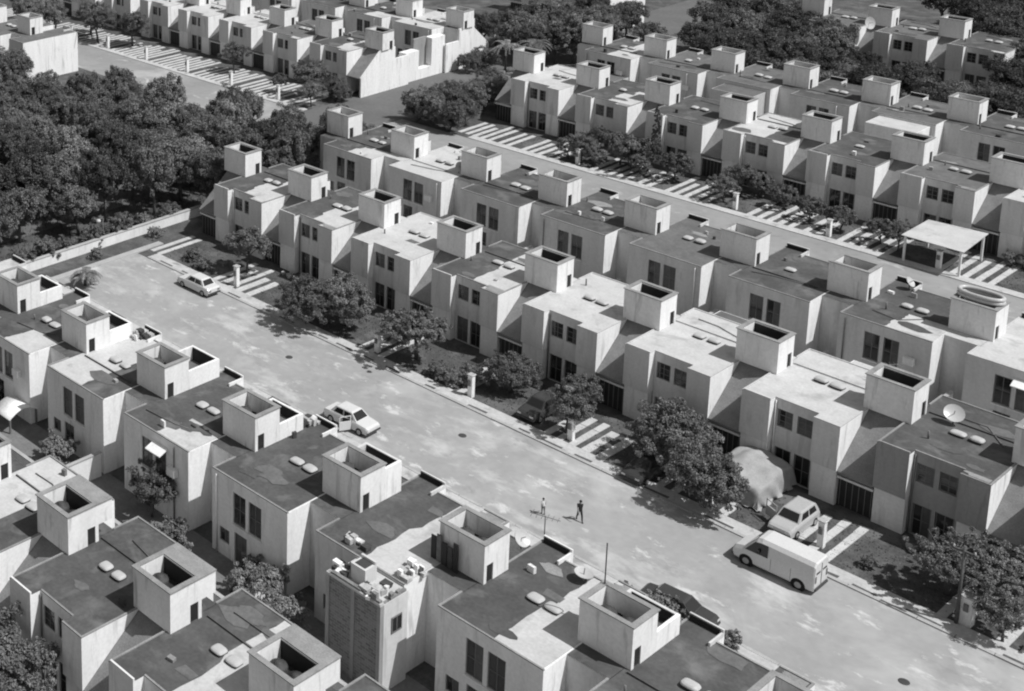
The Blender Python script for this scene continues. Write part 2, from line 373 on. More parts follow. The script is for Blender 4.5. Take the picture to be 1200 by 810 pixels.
        for _ in range(q.choice((0, 1, 1, 2))):
            pp = B(); px, py = q.uniform(.1, 4.4), q.choice((q.uniform(2.0, 4.1), q.uniform(-2.2, -.6))); a_, b_ = q.uniform(.12, .35), q.uniform(.1, .3)
            pp.prism([(px, py), (px+a_, py+.05), (px+a_-.04, py+b_), (px-.05, py+b_-.03)], RZ+.02, RZ+q.uniform(.12, .4), 'z', q.choice(('curb', 'kerb_stone', 'tank', 'wall_light', 'frame'))); pp.build('roof_block', root)
        if q.random() < .5:
            pp = B(); pp.box(-.24+q.uniform(.1, .4), 4.6-q.uniform(0, .6), 1.9, 1.97, RZ+.02, RZ+.10, base); pp.build('roof_seam', root)
        if q.random() < .5:
            pp = B(); px, py = q.uniform(.3, 1.4), q.uniform(-1.2, 3.2); pp.tube([(px, py, RZ), (px, py, RZ+q.uniform(.3, .55))], .05, 'frame', 8); pp.build('vent_pipe', root)
    if full and front and q.random() < .75:
        dp = B(); xx = q.choice((1.33, 3.52)); dp.tube([(xx, -2.81, 0), (xx, -2.81, RZ-.1)], .04, q.choice(('wall_light', 'frame')), 6); dp.build('drainpipe', root)
    if full and rear and q.random() < .6:
        dp = B(); xx = q.choice((.02, 3.9, 4.6)); dp.tube([(xx, 4.56, 0), (xx, 4.56, RZ-.15)], .04, q.choice(('wall_light', 'frame')), 6); dp.build('drainpipe', root)
    if full and rear and awn:
        aw = B(); aw.prism([(4.52, 4.2), (5.15, 3.95), (5.15, 3.9), (4.52, 4.15)], 2.2, 3.4, 'x', 'wall_white'); aw.build('awning', root)
    if full and rear and q.random() < .3:
        aw = B(); aw.box(3.6, 4.2, 4.52, 4.85, 2.9, 3.35, 'wall_light'); aw.build('air_conditioner', root)
    if ext:
        x1, x2, dy, h, wm, rm = ext
        e = B(); e.box(x1, x2, 4.505, 4.5+dy, 0, h, wm); e.build('rear_extension', root)
        r_ = B(); r_.face([(x1+.06, 4.56, h+.012), (x2-.06, 4.56, h+.012), (x2-.06, 4.44+dy, h+.012), (x1+.06, 4.44+dy, h+.012)], rm); r_.build('extension_roof', root)
    return root
def tb(root, B, strip, tankm, F, q, dx=0):
    t = B(); x0, x1, y0, y1, z0, z1 = -2.45+dx, dx, -.15, 1.7, RZ+.015, 6.7; a = .2
    zi = 5.75
    hat = (1.02, 1.5, RZ+.02, 5.6) 
    t.box(x0, x1, y0, y0+a, z0, z1, tankm); t.box(x0, x1, y1-a, y1, z0, z1, tankm)
    t.box(x0, x0+a, y0+a, y1-a, z0, z1, tankm)
    # right wall keeps the access opening
    for ya, yb, za, zb in ((y0+a, hat[0], z0, z1), (hat[0], y1-a, hat[3], z1)): t.box(x1-a, x1, ya, yb, za, zb, tankm)
    if strip: t.box(x0, x1, y1+.002, y1+.85, 5.6, z1-.01, tankm)
    r = .06; 
    for b_ in ((x0-r, x1+r, y0-r, y0+a), (x0-r, x1+r, y1-a, y1+(r if not strip else .85)), (x0-r, x0+a, y0+a, y1-a), (x1-a, x1+r, y0+a, y1-a)): t.box(*b_, z1, z1+.05, 'curb')
    o = t.build('tank_enclosure', root)
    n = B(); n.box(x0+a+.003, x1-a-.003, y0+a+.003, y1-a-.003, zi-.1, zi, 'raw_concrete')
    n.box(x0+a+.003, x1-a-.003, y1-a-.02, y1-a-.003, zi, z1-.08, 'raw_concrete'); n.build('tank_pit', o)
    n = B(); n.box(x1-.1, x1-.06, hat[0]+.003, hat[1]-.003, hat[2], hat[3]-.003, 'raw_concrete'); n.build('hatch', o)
    for i in range(q.choice((1, 2, 2))):
        n = B(); n.lathe((x0+.75+i*.95, (y0+y1)/2, zi), [(.38, 0), (.4, .1), (.38, .2), (.4, .3), (.36, .42), (.17, .47), (.17, .53), (.02, .54)], 'tank', 14); n.build('water_tank', o)

ROWS = {
 'Z': (-47.99, 36.44, True, 'in the bottom left corner row'),
 'A': (-70.52, 49.75, False, 'in the row below the main street'),
 'B': (-79.13, 79.14, True, "facing the main street's far kerb"),
 'C': (-80.28, 92.90, False, 'in the middle row showing rear windows'),
 'D': (-81.65, 122.27, True, 'facing the upper striped driveways'),
 'E': (-83.13, 136.73, False, 'in the row before the tree belt'),
 'F': (-74.0, 166.5, True, 'beyond the tree belt at top right'),
 'G': (-104.6, 118.0, True, 'facing the top left striped driveways'),
 'H': (-104.7, 132.0, False, 'in the row at the top edge'),
 'I': (-100.2, 161.0, True, 'at the very top behind palms'),
 'L': (-128.7, 93.7, False, 'behind the big left grove'),
}
HOUSES = {
 'Z': {-1: dict(roof='L', shade='wall_light'), 0: dict(roof='D', shade='wall_light', strip=True), 1: dict(roof='R', shade='wall_light', strip=True), 2: dict(roof='D', strip=True), 3: dict(roof='D')},
 'A': {-1: dict(roof='W'), 0: dict(roof='P', shade='wall_light', tub=1), 1: dict(roof='L', shade='wall_light', tub=1), 2: dict(roof='P', shade='wall_light', tub=2, awn=True), 3: dict(roof='D', shade='wall_light', tub=1), 4: dict(roof='R', tub=3, domes=False), 5: dict(roof='R', shade='wall_light'), 6: dict(roof='D', tub=1), 7: dict(roof='D', domes=True)},
 'B': {0: dict(roof='P'), 1: dict(roof='P'), 2: dict(roof='W'), 3: dict(roof='R'), 4: dict(roof='W'), 5: dict(roof='W', ext=(.6, 4.4, 1.5, 4.45, 'wall_light', 'tar_light')), 6: dict(roof='W', ext=(1.6, 4.7, 1.4, 4.3, 'wall_light', 'white_roof')), 7: dict(roof='D', shade='wall_dark'), 8: dict(roof='W')},
 'C': {0: dict(roof='P'), 1: dict(roof='W'), 2: dict(roof='D'), 3: dict(roof='D'), 4: dict(roof='G'), 5: dict(roof='D'), 6: dict(roof='P'), 7: dict(roof='W', awn=True)},
 'D': {0: dict(roof='W'), 1: dict(roof='P'), 2: dict(roof='D'), 3: dict(roof='L'), 4: dict(roof='D'), 5: dict(roof='G'), 6: dict(roof='W')},
 'E': {0: dict(roof='R', ext=(1.5, 4.9, 2.4, 2.8, 'wall_mid', 'tar_light')), 1: dict(roof='G'), 2: dict(roof='G', ext=(.6, 4.6, 2.6, 4.4, 'wall_mid', 'tar_light')), 3: dict(roof='D'), 4: dict(roof='G', ext=(.4, 4.6, 2.8, 4.5, 'wall_light', 'white_roof')), 5: dict(roof='D')},
 'F': {0: dict(roof='G'), 1: dict(roof='G'), 2: dict(roof='D')},
 'G': {-7: dict(roof='D'), -6: dict(roof='D'), -5: dict(roof='W'), -4: dict(roof='W'), -3: dict(roof='W'), -2: dict(roof='W'), -1: dict(roof='G'), 0: dict(roof='P', endR=True)},
 'H': {-3: dict(roof='D'), -2: dict(roof='D'), -1: dict(roof='P'), 0: dict(roof='W', endR=True)},
 'I': {-1: dict(roof='D', box=True), 0: dict(roof='D')},
 'L': {-1: dict(roof='G'), 0: dict(roof='G', xr=2.4, domes=False)},
}
H = {}
for r, (x0, y0, F, phr) in ROWS.items():
    ks = sorted(HOUSES[r])
    for n, k in enumerate(ks):
        o = dict(HOUSES[r][k]); rf = o.get('roof', 'D')
        if o.get('ext'): de = 'row house with rear extension'
        else: de = ROOFDESC[rf]+' row house'
        lab = '%s, %s from left, %s' % (de, ORD[n], phr)
        H[r, k] = house(k, F, x0, y0, label=lab, group='flat roofed row houses', front=F, rear=not F, **o)

# white end walls of the top left block
def wall_end():
    r = thing('end_block', 'white end wall with a dark recess between two top left rows', 'wall', W(-98.0, 126.0))
    b = MB(); b.box(-1.0, 0, -3.4, -1.2, 0, 3.4, 'wall_white'); b.box(-1.0, 0, 1.0, 3.3, 0, 4.4, 'wall_white'); b.box(-1.0, 0, -1.2, 1.0, 0, 1.2, 'wall_white'); b.build('wall', r)
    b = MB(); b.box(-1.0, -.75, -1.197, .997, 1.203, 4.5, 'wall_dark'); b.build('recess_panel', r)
    return r
wall_end()
# ------------------------------------------------------------------ setting
def sheet(name, pts, z, m, kind='structure'):
    b = MB(); b.face([(x+OX, y-OY, z) for x, y in pts], m); return tag(b.build(name), kind=kind)
def rect(name, x0, x1, y0, y1, z, m): return sheet(name, [(x0, y0), (x1, y0), (x1, y1), (x0, y1)], z, m)
rect('ground', -900, 500, -300, 1200, 0, 'soil')
# main street
rect('road', -81.4, 30, 61.0, 69.2, .03, 'street')
def slab(name, x0, x1, y0, y1, z0, z1, m):
    b = MB(); b.box(x0+OX, x1+OX, y0-OY, y1-OY, z0, z1, m); return tag(b.build(name), kind='structure')
def kerb_run(name, x0, x1, y0, y1, seed):
    q = random.Random(seed); b = MB(); x = x0
    while x < x1:
        l = q.uniform(1.1, 2.2); b.box(x+OX, min(x+l, x1)-.04+OX, y0-OY, y1-OY, 0, .10+q.uniform(-.012, .012), 'kerb_stone'); x += l
    return tag(b.build(name), kind='structure')
kerb_run('kerb', -80.2, 25, 69.2, 69.42, 1)
slab('pavement', -80.2, 25, 69.42, 70.35, -.1, .09, 'pavement')
kerb_run('kerb', -80.2, 25, 60.8, 61.0, 2)
slab('pavement', -80.2, 25, 59.9, 60.8, -.1, .09, 'pavement')
q = random.Random(77); x = -79
while x < 20:
    l = q.uniform(.7, 1.6); b = MB(); b.face([(x+OX, 69.45-OY, .094), (x+l+OX, 69.45-OY, .094), (x+l+OX, 69.45+q.uniform(.12, .26)-OY, .094), (x+OX, 69.62-OY, .094)], 'soil'); tag(b.build('planting_strip'), kind='structure'); x += l+q.uniform(.6, 2.6)
slab('street_end_kerb', -82.0, -81.4, 58, 72, -.1, .10, 'kerb_stone')
# back yards
for nm, x0, x1, y0, y1 in (('patio_floor', -75, 10, 40.9, 47.1), ('patio_floor', -82, 10, 83.6, 90.2), ('patio_floor', -84, 10, 126.7, 134.1), ('patio_floor', -150, -97, 122.4, 129.4)):
    rect(nm, x0, x1, y0, y1, .02, 'patio')
# upper street
rect('road', -90, 30, 103.8, 112.2, .028, 'far_street')
slab('pavement', -82, 30, 112.2, 113.1, -.1, .09, 'pavement'); slab('pavement', -82, 30, 102.9, 103.8, -.1, .09, 'pavement')
rect('road', -98.3, -90, 60, 260, .024, 'asphalt')
rect('road', -170, -98.3, 99.5, 106.6, .028, 'far_street')
slab('pavement', -170, -98.5, 106.6, 107.4, -.1, .09, 'pavement')
rect('road', -150, -60, 146.5, 152.5, .022, 'far_street')
# driveways: rows of paver strips with gaps, one set per yard
def driveway(x, y0, y1, n, seed, w=.42, gap=.75, m='paver', tile=1.25):
    q = random.Random(seed); b = MB(); ytop = y1
    for i in range(n):
        xx = x+i*gap; y = y0; y1 = ytop-q.choice((0, 0, .3, .9, 1.6)) if n > 2 else ytop
        while y < y1-.1:
            y2 = min(y+tile, y1)
            b.box(xx+OX+q.uniform(-.02, .02), xx+w+OX, y-OY+.012, y2-OY-.012, -.05, .05+q.uniform(-.008, .008), m); y = y2
    return tag(b.build('driveway'), kind='structure')
for k in range(0, 9):
    bx = ROWS['B'][0]+7.2*k
    driveway(bx-2.1, 70.4, 75.0, 3 if k % 2 else 2, k, gap=.85)
    rect('yard', bx-2.3, bx+4.9, 70.36, 76.0, .012, 'soil')
    if k in (1, 5, 6, 8): driveway(bx+.4, 70.4, 73.6, 2, 20+k, gap=1.0, w=.55)
for k in range(0, 9):
    bx = ROWS['D'][0]+7.2*k
    driveway(bx-2.2, 113.1, 118.4, 5, 40+k, gap=.85)
    if k not in (1, 3, 5, 6): driveway(bx+2.4, 113.1, 117.5, 2, 60+k, gap=.9)
    rect('yard', bx-2.3, bx+4.9, 113.12, 118.8, .012, 'soil')
for k in range(-7, 1):
    bx = ROWS['G'][0]+7.2*k
    driveway(bx-2.2, 107.4, 113.4, 5, 80+k, gap=.8); driveway(bx+2.4, 107.4, 112.5, 3, 90+k, gap=.9)
for k in range(-6, 1):
    bx = ROWS['H'][0]+7.2*k; driveway(bx-2.2, 138.6, 145, 4, 110+k, gap=.8)

# ------------------------------------------------------------------ walls, posts, lamps
def wall_thing(name, label, x0, x1, y0, y1, h, m, group=None, cap=True, cat='wall'):
    b = MB(); cx, cy = (x0+x1)/2, (y0+y1)/2; hx, hy = (x1-x0)/2, (y1-y0)/2
    root = thing(name, label, cat, W(cx, cy), group)
    b.box(-hx, hx, -hy, hy, -.1, h, m); b.build('wall', root)
    if cap: c = MB(); c.box(-hx-.04, hx+.04, -hy-.04, hy+.04, h, h+.06, 'kerb_stone'); c.build('coping', root)
    return root
wall_thing('boundary_wall', 'long low pale wall closing the left end of the street', -84.3, -84.05, 52, 79, .8, 'wall_light')
for k in range(0, 8, 2):
    x = ROWS['A'][0]+7.2*k-2.3
    wall_thing('patio_wall', 'thin rendered yard wall, %s from left, between the two nearest rows' % ORD[k//2], x, x+.15, 41.2, 46.6, 1.3+.1*(k % 3), 'wall_light', 'yard walls between the nearest rows')
for k in range(0, 8):
    x = ROWS['B'][0]+7.2*k-2.1
    wall_thing('patio_wall', 'thin rendered yard wall, %s from left, behind the houses facing the street' % ORD[k], x, x+.15, 83.8, 90.0, 1.8+.25*(k % 2), 'wall_light', 'yard walls behind the street row')
wall_thing('patio_wall', 'long rear yard wall running between the middle rows', -81, 0, 86.9, 87.05, 1.7, 'wall_grey')
wall_thing('patio_wall', 'long rear yard wall running between the two nearest rows', -75, 0, 43.2, 43.35, 1.1, 'wall_grey')
wall_thing('patio_wall', 'long rear yard wall running between the upper rows', -83, 0, 130.3, 130.45, 1.7, 'wall_grey')

POSTG = 'pale meter posts at the front yards'
def meter_post(x, y, h, label, w=.32):
    r = thing('meter_post', label, 'post', W(x, y), POSTG)
    b = MB(); b.box(-w/2, w/2, -w/2, w/2, 0, h, 'wall_white'); b.box(-w/2-.05, w/2+.05, -w/2-.05, w/2+.05, h, h+.07, 'kerb_stone'); b.build('pillar', r, bevel=.015)
    b = MB(); b.box(-.1, .1, -w/2-.09, -w/2-.002, h*.55, h*.8, 'frame'); b.build('meter_box', r)
meter_post(-71.9, 70.9, 1.6, 'pale meter post beside the white sedan')
meter_post(-50.6, 70.6, 1.5, 'pale meter post among low shrubs below the spreading tree')
meter_post(-43.7, 70.9, 1.4, 'pale meter post beside the dark shaded car')
meter_post(-58.3, 70.8, 1.3, 'pale meter post between two street trees')
meter_post(-22.45, 70.7, 1.5, 'pale meter cabinet at the foot of the utility pole', .5)
meter_post(-29.6, 71.6, 1.5, 'pale meter post behind the parked van')
meter_post(-70.9, 113.6, 1.4, 'pale meter post nearest the big hedge on the upper street')
meter_post(-56.2, 113.6, 1.4, 'pale meter post in the middle of the upper striped driveways')
meter_post(-40.6, 113.4, 1.4, 'pale meter post in front of the white carport roof')
meter_post(-48.6, 113.5, 1.4, 'pale meter post left of the white carport')
for k in range(-6, 1):
    meter_post(ROWS['G'][0]+7.2*k+1.6, 107.7, 1.6, 'pale meter post, %s from left, by the top left striped driveways' % ORD[k+6])
def pole(x, y, h, label, r0=.09, lamp=False, name='utility_pole', m='bark'):
    r = thing(name, label, 'pole', W(x, y)); b = MB()
    b.tube([(0, 0, -.1), (0, 0, h)], [r0, r0*.7], m, 10); b.build('pole', r)
    if lamp:
        b = MB(); b.tube([(0, 0, h), (.05, -.2, h+.1), (.1, -.5, h+.1)], .035, 'frame', 6); b.build('arm', r)
        b = MB(); b.lathe((.1, -.55, h-.12), [(.05, 0), (.2, .04), (.22, .14), (.12, .24), (.02, .26)], 'dome', 12); b.build('lamp_globe', r)
    else:
        b = MB(); b.box(-.55, .55, -.05, .05, h-.35, h-.25, m); b.build('crossarm', r)
        for dx in (-.45, 0, .45): 
            b = MB(); b.lathe((dx, 0, h-.25), [(.03, 0), (.05, .06), (.02, .14)], 'dome', 8); b.build('insulator', r)
pole(-22.75, 70.3, 4.2, 'thin wooden utility pole in front of the right hand trees')
pole(-84.6, 68.3, 2.2, 'slim lamp post with a pale globe beside the grove', .05, True, 'street_lamp', 'frame')

for x, y, l in [(-61.5, 65.6, 'round iron manhole cover in the middle of the street, left'), (-48.0, 66.3, 'round iron manhole cover left of the walking people'), (-22.5, 64.2, 'round iron manhole cover at the lower right of the street')]:
    r = thing('manhole_cover', l, 'manhole', W(x, y, .03)); b = MB(); b.lathe((0, 0, 0), [(.24, 0), (.24, .012), (.2, .016), (.02, .016)], 'tank', 18); b.build('lid', r)
r = thing('lean_to', 'pale curved sheet roof over a yard corner at the left edge', 'shelter', W(-66.2, 46.2))
b = MB(); pr = [(-1.1+2.2*i/10, 1.0+.45*math.sin(math.pi*i/10)) for i in range(11)]; b.prism(pr+[(x, z-.05) for x, z in reversed(pr)], -.9, .9, 'x', 'wall_white', True); b.build('roof', r)
for sx in (-.8, .8):
    for sy in (-1.0, 1.0): b = MB(); b.box(sx-.05, sx+.05, sy-.05, sy+.05, 0, 1.0, 'frame'); b.build('post', r)
# fence along the grove
fr = thing('metal_fence', 'short dark metal fence between the end wall and the grove', 'fence', W(-84.9, 71))
b = MB()
for i in range(13): b.tube([(0, -4+i*.75, 0), (0, -4+i*.75, 1.5)], .03, 'dark_metal', 6)
b.build('post', fr)
b = MB()
for z in (.4, .9, 1.4): b.tube([(0.0, -4, z), (0.0, 5, z)], .02, 'dark_metal', 6)
b.build('rail', fr)

# carport roof
r = thing('carport', 'flat white carport roof on posts in the upper front yards', 'carport', W(-40.9, 115))
b = MB(); b.prism([(-2.1, -2.5), (2.2, -2.6), (1.9, 2.6), (-2.1, 2.2)], 2.15, 2.2, 'z', 'white_roof'); b.build('canopy', r)
for sx, sy in ((-1.9, -2.2), (1.9, -2.2), (-1.9, 2.0), (1.7, 2.3)):
    b = MB(); b.box(sx-.07, sx+.07, sy-.07, sy+.07, 0, 2.15, 'wall_light'); b.build('post', r)

# ------------------------------------------------------------------ roof top things
def dish(x, y, z, rad, label, az=200, el=40, name='satellite_dish'):
    r = thing(name, label, 'satellite dish', W(x, y, z), 'round dishes on the roofs')
    b = MB(); b.tube([(0, 0, 0), (0, 0, .35)], .04, 'frame', 8); b.build('mast', r)
    b = MB(); n = 20; prof = [(rad, .22*rad), (rad*.7, .1*rad), (rad*.35, .025*rad), (.02, 0)]
    b.lathe((0, 0, 0), prof, 'dome', n); b.lathe((0, 0, -.02), [(.02, 0), (rad*.35, .02*rad), (rad*.7, .1*rad), (rad*1.0, .22*rad)], 'dome', n, 1, 1, False)
    o = b.build('reflector', r, (0, 0, (.35+rad*.5)*S)); o.rotation_euler = (R(90-el), 0, R(az))
    b = MB(); b.tube([(0, 0, 0), (0, 0, rad*.8)], .02, 'frame', 6); b.build('feed_arm', o)
dish(-27.4, 80.8, RZ, .5, 'large pale satellite dish on a dark roof at right', 25, 48)
dish(-68.6, 92.9, RZ, .42, 'pale dish on the roof beside a tank box, upper centre', 75, 12)
dish(-31.9, 53.4, RZ-.2, .42, 'flat round pale dish on the roof by the antenna mast', 90, 84)
dish(-35.1, 53.3, RZ, .42, 'small round pale dish beside the grey tank box', 80, 40)
dish(-68.1, 164.0, RZ, .7, 'pale dish tilted sideways on the roof beyond the tree belt', 70, 15)
dish(-36.2, 96.8, RZ, .35, 'small dish on the middle row roof near the oval ring', 90, 40)
r = thing('antenna_mast', 'thin antenna mast rising from the corner of a tank box', 'antenna', W(-34.05+6.6-2.2+.0, 51.3, 6.7))
b = MB(); b.tube([(0, 0, 0), (0, 0, 2.0)], .03, 'dark_metal', 6); b.build('mast', r)
b = MB(); b.tube([(0, 0, 0), (0, 0, .06)], .1, 'frame', 8); b.build('base', r)
def yagi(x, y, z, label, az):
    r = thing('tv_antenna', label, 'antenna', W(x, y, z), 'tv antennas on the roofs', R(az)); b = MB(); b.tube([(0, 0, 0), (0, 0, 1.1)], .025, 'frame', 6); b.build('mast', r)
    b = MB(); b.tube([(-.7, 0, 1.05), (.7, 0, 1.05)], .02, 'frame', 6)
    for i in range(6): b.tube([(-.6+i*.24, -.35+i*.03, 1.07), (-.6+i*.24, .35-i*.03, 1.07)], .014, 'frame', 5)
    b.build('boom', r)
yagi(-31.6, 83.0, RZ, 'bare tv antenna above the white roof at right', 60)
yagi(-35.0, 55.0, RZ, 'tv antenna lying out over the near roof edge by the street', 20)
# oval ring resting on a tank box
r = tag(None or link('oval_ring', None), 'pale oval tub rim lying on top of a tank box at right', 'tub'); r.location = W(-29.85-1.25, 92.9+.9, 6.76)
b = MB(); n = 36; nr = 10
for zc, rr in ((.13, .13), (.36, .12)):
    ring = []
    for i in range(n):
        a = 2*math.pi*i/n; ca, sa = math.cos(a), math.sin(a); ring.append([((1.18+rr*math.cos(t))*abs(ca)**.8*(1 if ca > 0 else -1), (.58+rr*math.cos(t))*abs(sa)**.9*(1 if sa > 0 else -1), zc+rr*math.sin(t)) for t in [2*math.pi*k/nr for k in range(nr)]])
    for i in range(n):
        for k in range(nr): b.face([ring[i][k], ring[(i+1) % n][k], ring[(i+1) % n][(k+1) % nr], ring[i][(k+1) % nr]], 'dome', True)
b.build('rim', r)
b = MB(); b.lathe((0, 0, .02), [(1.0, 0), (.9, .02), (.02, .03)], 'tank', 24, 1, .57); b.build('floor', r)

# brick extension with junk on top, at the back of the fifth house
hb = H['A', 4]
def Lc(o, x, y): return None
b = MB(S); bx0, bx1, by0, by1 = 2.15, 5.2, -4.8, -2.93
b.box(bx0, bx1, by0, by1, 0, 4.55, 'brick'); 
for x in (bx0+.02, (bx0+bx1)/2, bx1-.02): b.box(x-.1, x+.1, by0-.05, by0+.2, 0, 4.6, 'wall_dark')
b.box(bx0-.05, bx1+.06, by0-.06, by0+.2, 4.6, 4.72, 'wall_mid'); b.box(bx1-.003, bx1+.05, by0+.2, by1, 0, 4.6, 'wall_grey')
q = random.Random(31)
x = bx0
while x < bx1-.1:
    l = q.uniform(.2, .5); b.box(x, min(x+l, bx1), by0-.02, by0+.16, 4.723, 4.73+q.choice((0, .1, .2, .35)), 'brick'); x += l
y = by0+.3
while y < by1-.2:
    l = q.uniform(.2, .4); b.box(bx1-.12, bx1+.03, y, y+l, 4.603, 4.62+q.choice((0, .1, .2, .3)), 'brick'); y += l
b.build('brick_extension', hb)
b = MB(S); b.box(bx0+.05, bx1-.05, by0+.2, by1, 4.553, 4.6, 'white_roof'); b.build('extension_roof', hb)
window('small', hb, bx1+.07, by0+1.1, 2.9).rotation_euler.z = R(90)
def junk(x, y, z, label, kind, seed, cat='rubble'):
    q = random.Random(seed); b = MB(S)
    if kind == 'pile':
        for i in range(14):
            a = q.uniform(0, 6.28); d = q.uniform(0, .7); s_ = q.uniform(.08, .24)
            b.box(d*math.cos(a)-s_, d*math.cos(a)+s_*q.uniform(.6, 1.3), d*math.sin(a)-s_*.7, d*math.sin(a)+s_, 0, q.uniform(.1, .42), q.choice(('junk', 'wall_white', 'kerb_stone', 'tank')))
        b.rough(.05, seed)
    if kind == 'machine':
        b.box(-.42, .42, -.4, .4, 0, .85, 'car_white'); b.box(-.3, .3, -.28, .28, .855, .87, 'tank'); b.box(-.42, .42, .28, .4, .853, 1.0, 'car_white')
    if kind == 'boards':
        for i in range(5): b.box(-.8+i*.33, -.8+i*.33+.26, -.04-.03*i, .02-.03*i, 0, 1.3+q.uniform(-.2, .2), q.choice(('dark_metal', 'wood', 'tank')))
    if kind == 'pots':
        for i in range(5): b.lathe((q.uniform(-.6, .6), q.uniform(-.3, .3), 0), [(.1, 0), (.17, .25), (.15, .26), (.02, .2)], 'kerb_stone', 10)
    return tag(b.build({'pile': 'rubble_pile', 'machine': 'washing_machine', 'boards': 'stacked_boards', 'pots': 'plant_pots'}[kind], None, W(x, y, z)), label, cat)
for i, (x, y, l) in enumerate([(-70.6, 75.2, 'clay pots standing before the first street facade'), (-48.3, 75.0, 'clay pots standing before the middle street facade'), (-27.0, 74.9, 'clay pots by the gate behind the white van')]): junk(x, y, 0, l, 'pots', 50+i, 'flower pots')
ax = ROWS['A'][0]+7.2*4; ay = ROWS['A'][1]
junk(ax+2.7, ay-3.9, 4.6, 'heap of pale boxes and scrap on the brick extension roof', 'pile', 3)
junk(ax+4.5, ay-4.2, 4.6, 'heap of rubble along the edge of the brick extension', 'pile', 5)
junk(ax+4.6, ay-2.0, RZ+.02, 'scattered broken blocks on the white roof beside the brick extension', 'pile', 8)
junk(ax+3.5, ay-3.9, 4.6, 'white washing machine standing on the brick extension', 'machine', 1, 'washing machine')
junk(ax+1.5, ay-2.1, RZ+.02, 'dark scrap heap at the left corner of the junk covered roof', 'pile', 12)
junk(ax+7.2-2.0, ay-.22, RZ+.02, 'dark boards leaning on the grey tank box', 'boards', 4, 'boards')
junk(ROWS['A'][0]+7.2*3-.2, ay+4.2, RZ+.02, 'small scrap heap at the street edge of a near roof', 'pile', 27)
junk(ROWS['A'][0]+7.2*1+.5, ay+4.0, RZ+.02, 'few pale bricks at the far corner of the white near roof', 'pile', 19)
junk(ROWS['C'][0]+7.2*1+4.2, ROWS['C'][1]-3.2, 0, 'white washing machine behind a middle row house', 'machine', 2, 'washing machine')

# ------------------------------------------------------------------ vehicles (metres, nose towards +x)
def wheel(parent, x, y, r=.3, w=.19):
    b = MB(1); b.tube([(0, -w/2, 0), (0, w/2, 0)], r, 'rubber', 20); o = b.build('wheel', parent, (x, y, r))
    b = MB(1); s = 1 if y > 0 else -1; b.tube([(0, s*w/2, 0), (0, s*(w/2+.015), 0)], r*.6, 'hub', 16); b.build('hubcap', o)
def loft(mb, secs, m, smooth=False):
    """secs: list of (x, [(y,z)...]) closed rings"""
    n = len(secs[0][1]); idx = []
    for x, ring in secs: idx.append([mb.pt((x, y, z)) for y, z in ring])
    for a, c in zip(idx, idx[1:]):
        for i in range(n):
            j = (i+1) % n; mb.f.append([a[i], a[j], c[j], c[i]]); mb.m.append(mb.mi(m)); mb.sm.append(smooth)
    for r_ in (idx[0], idx[-1]): mb.f.append(list(r_)); mb.m.append(mb.mi(m)); mb.sm.append(False)
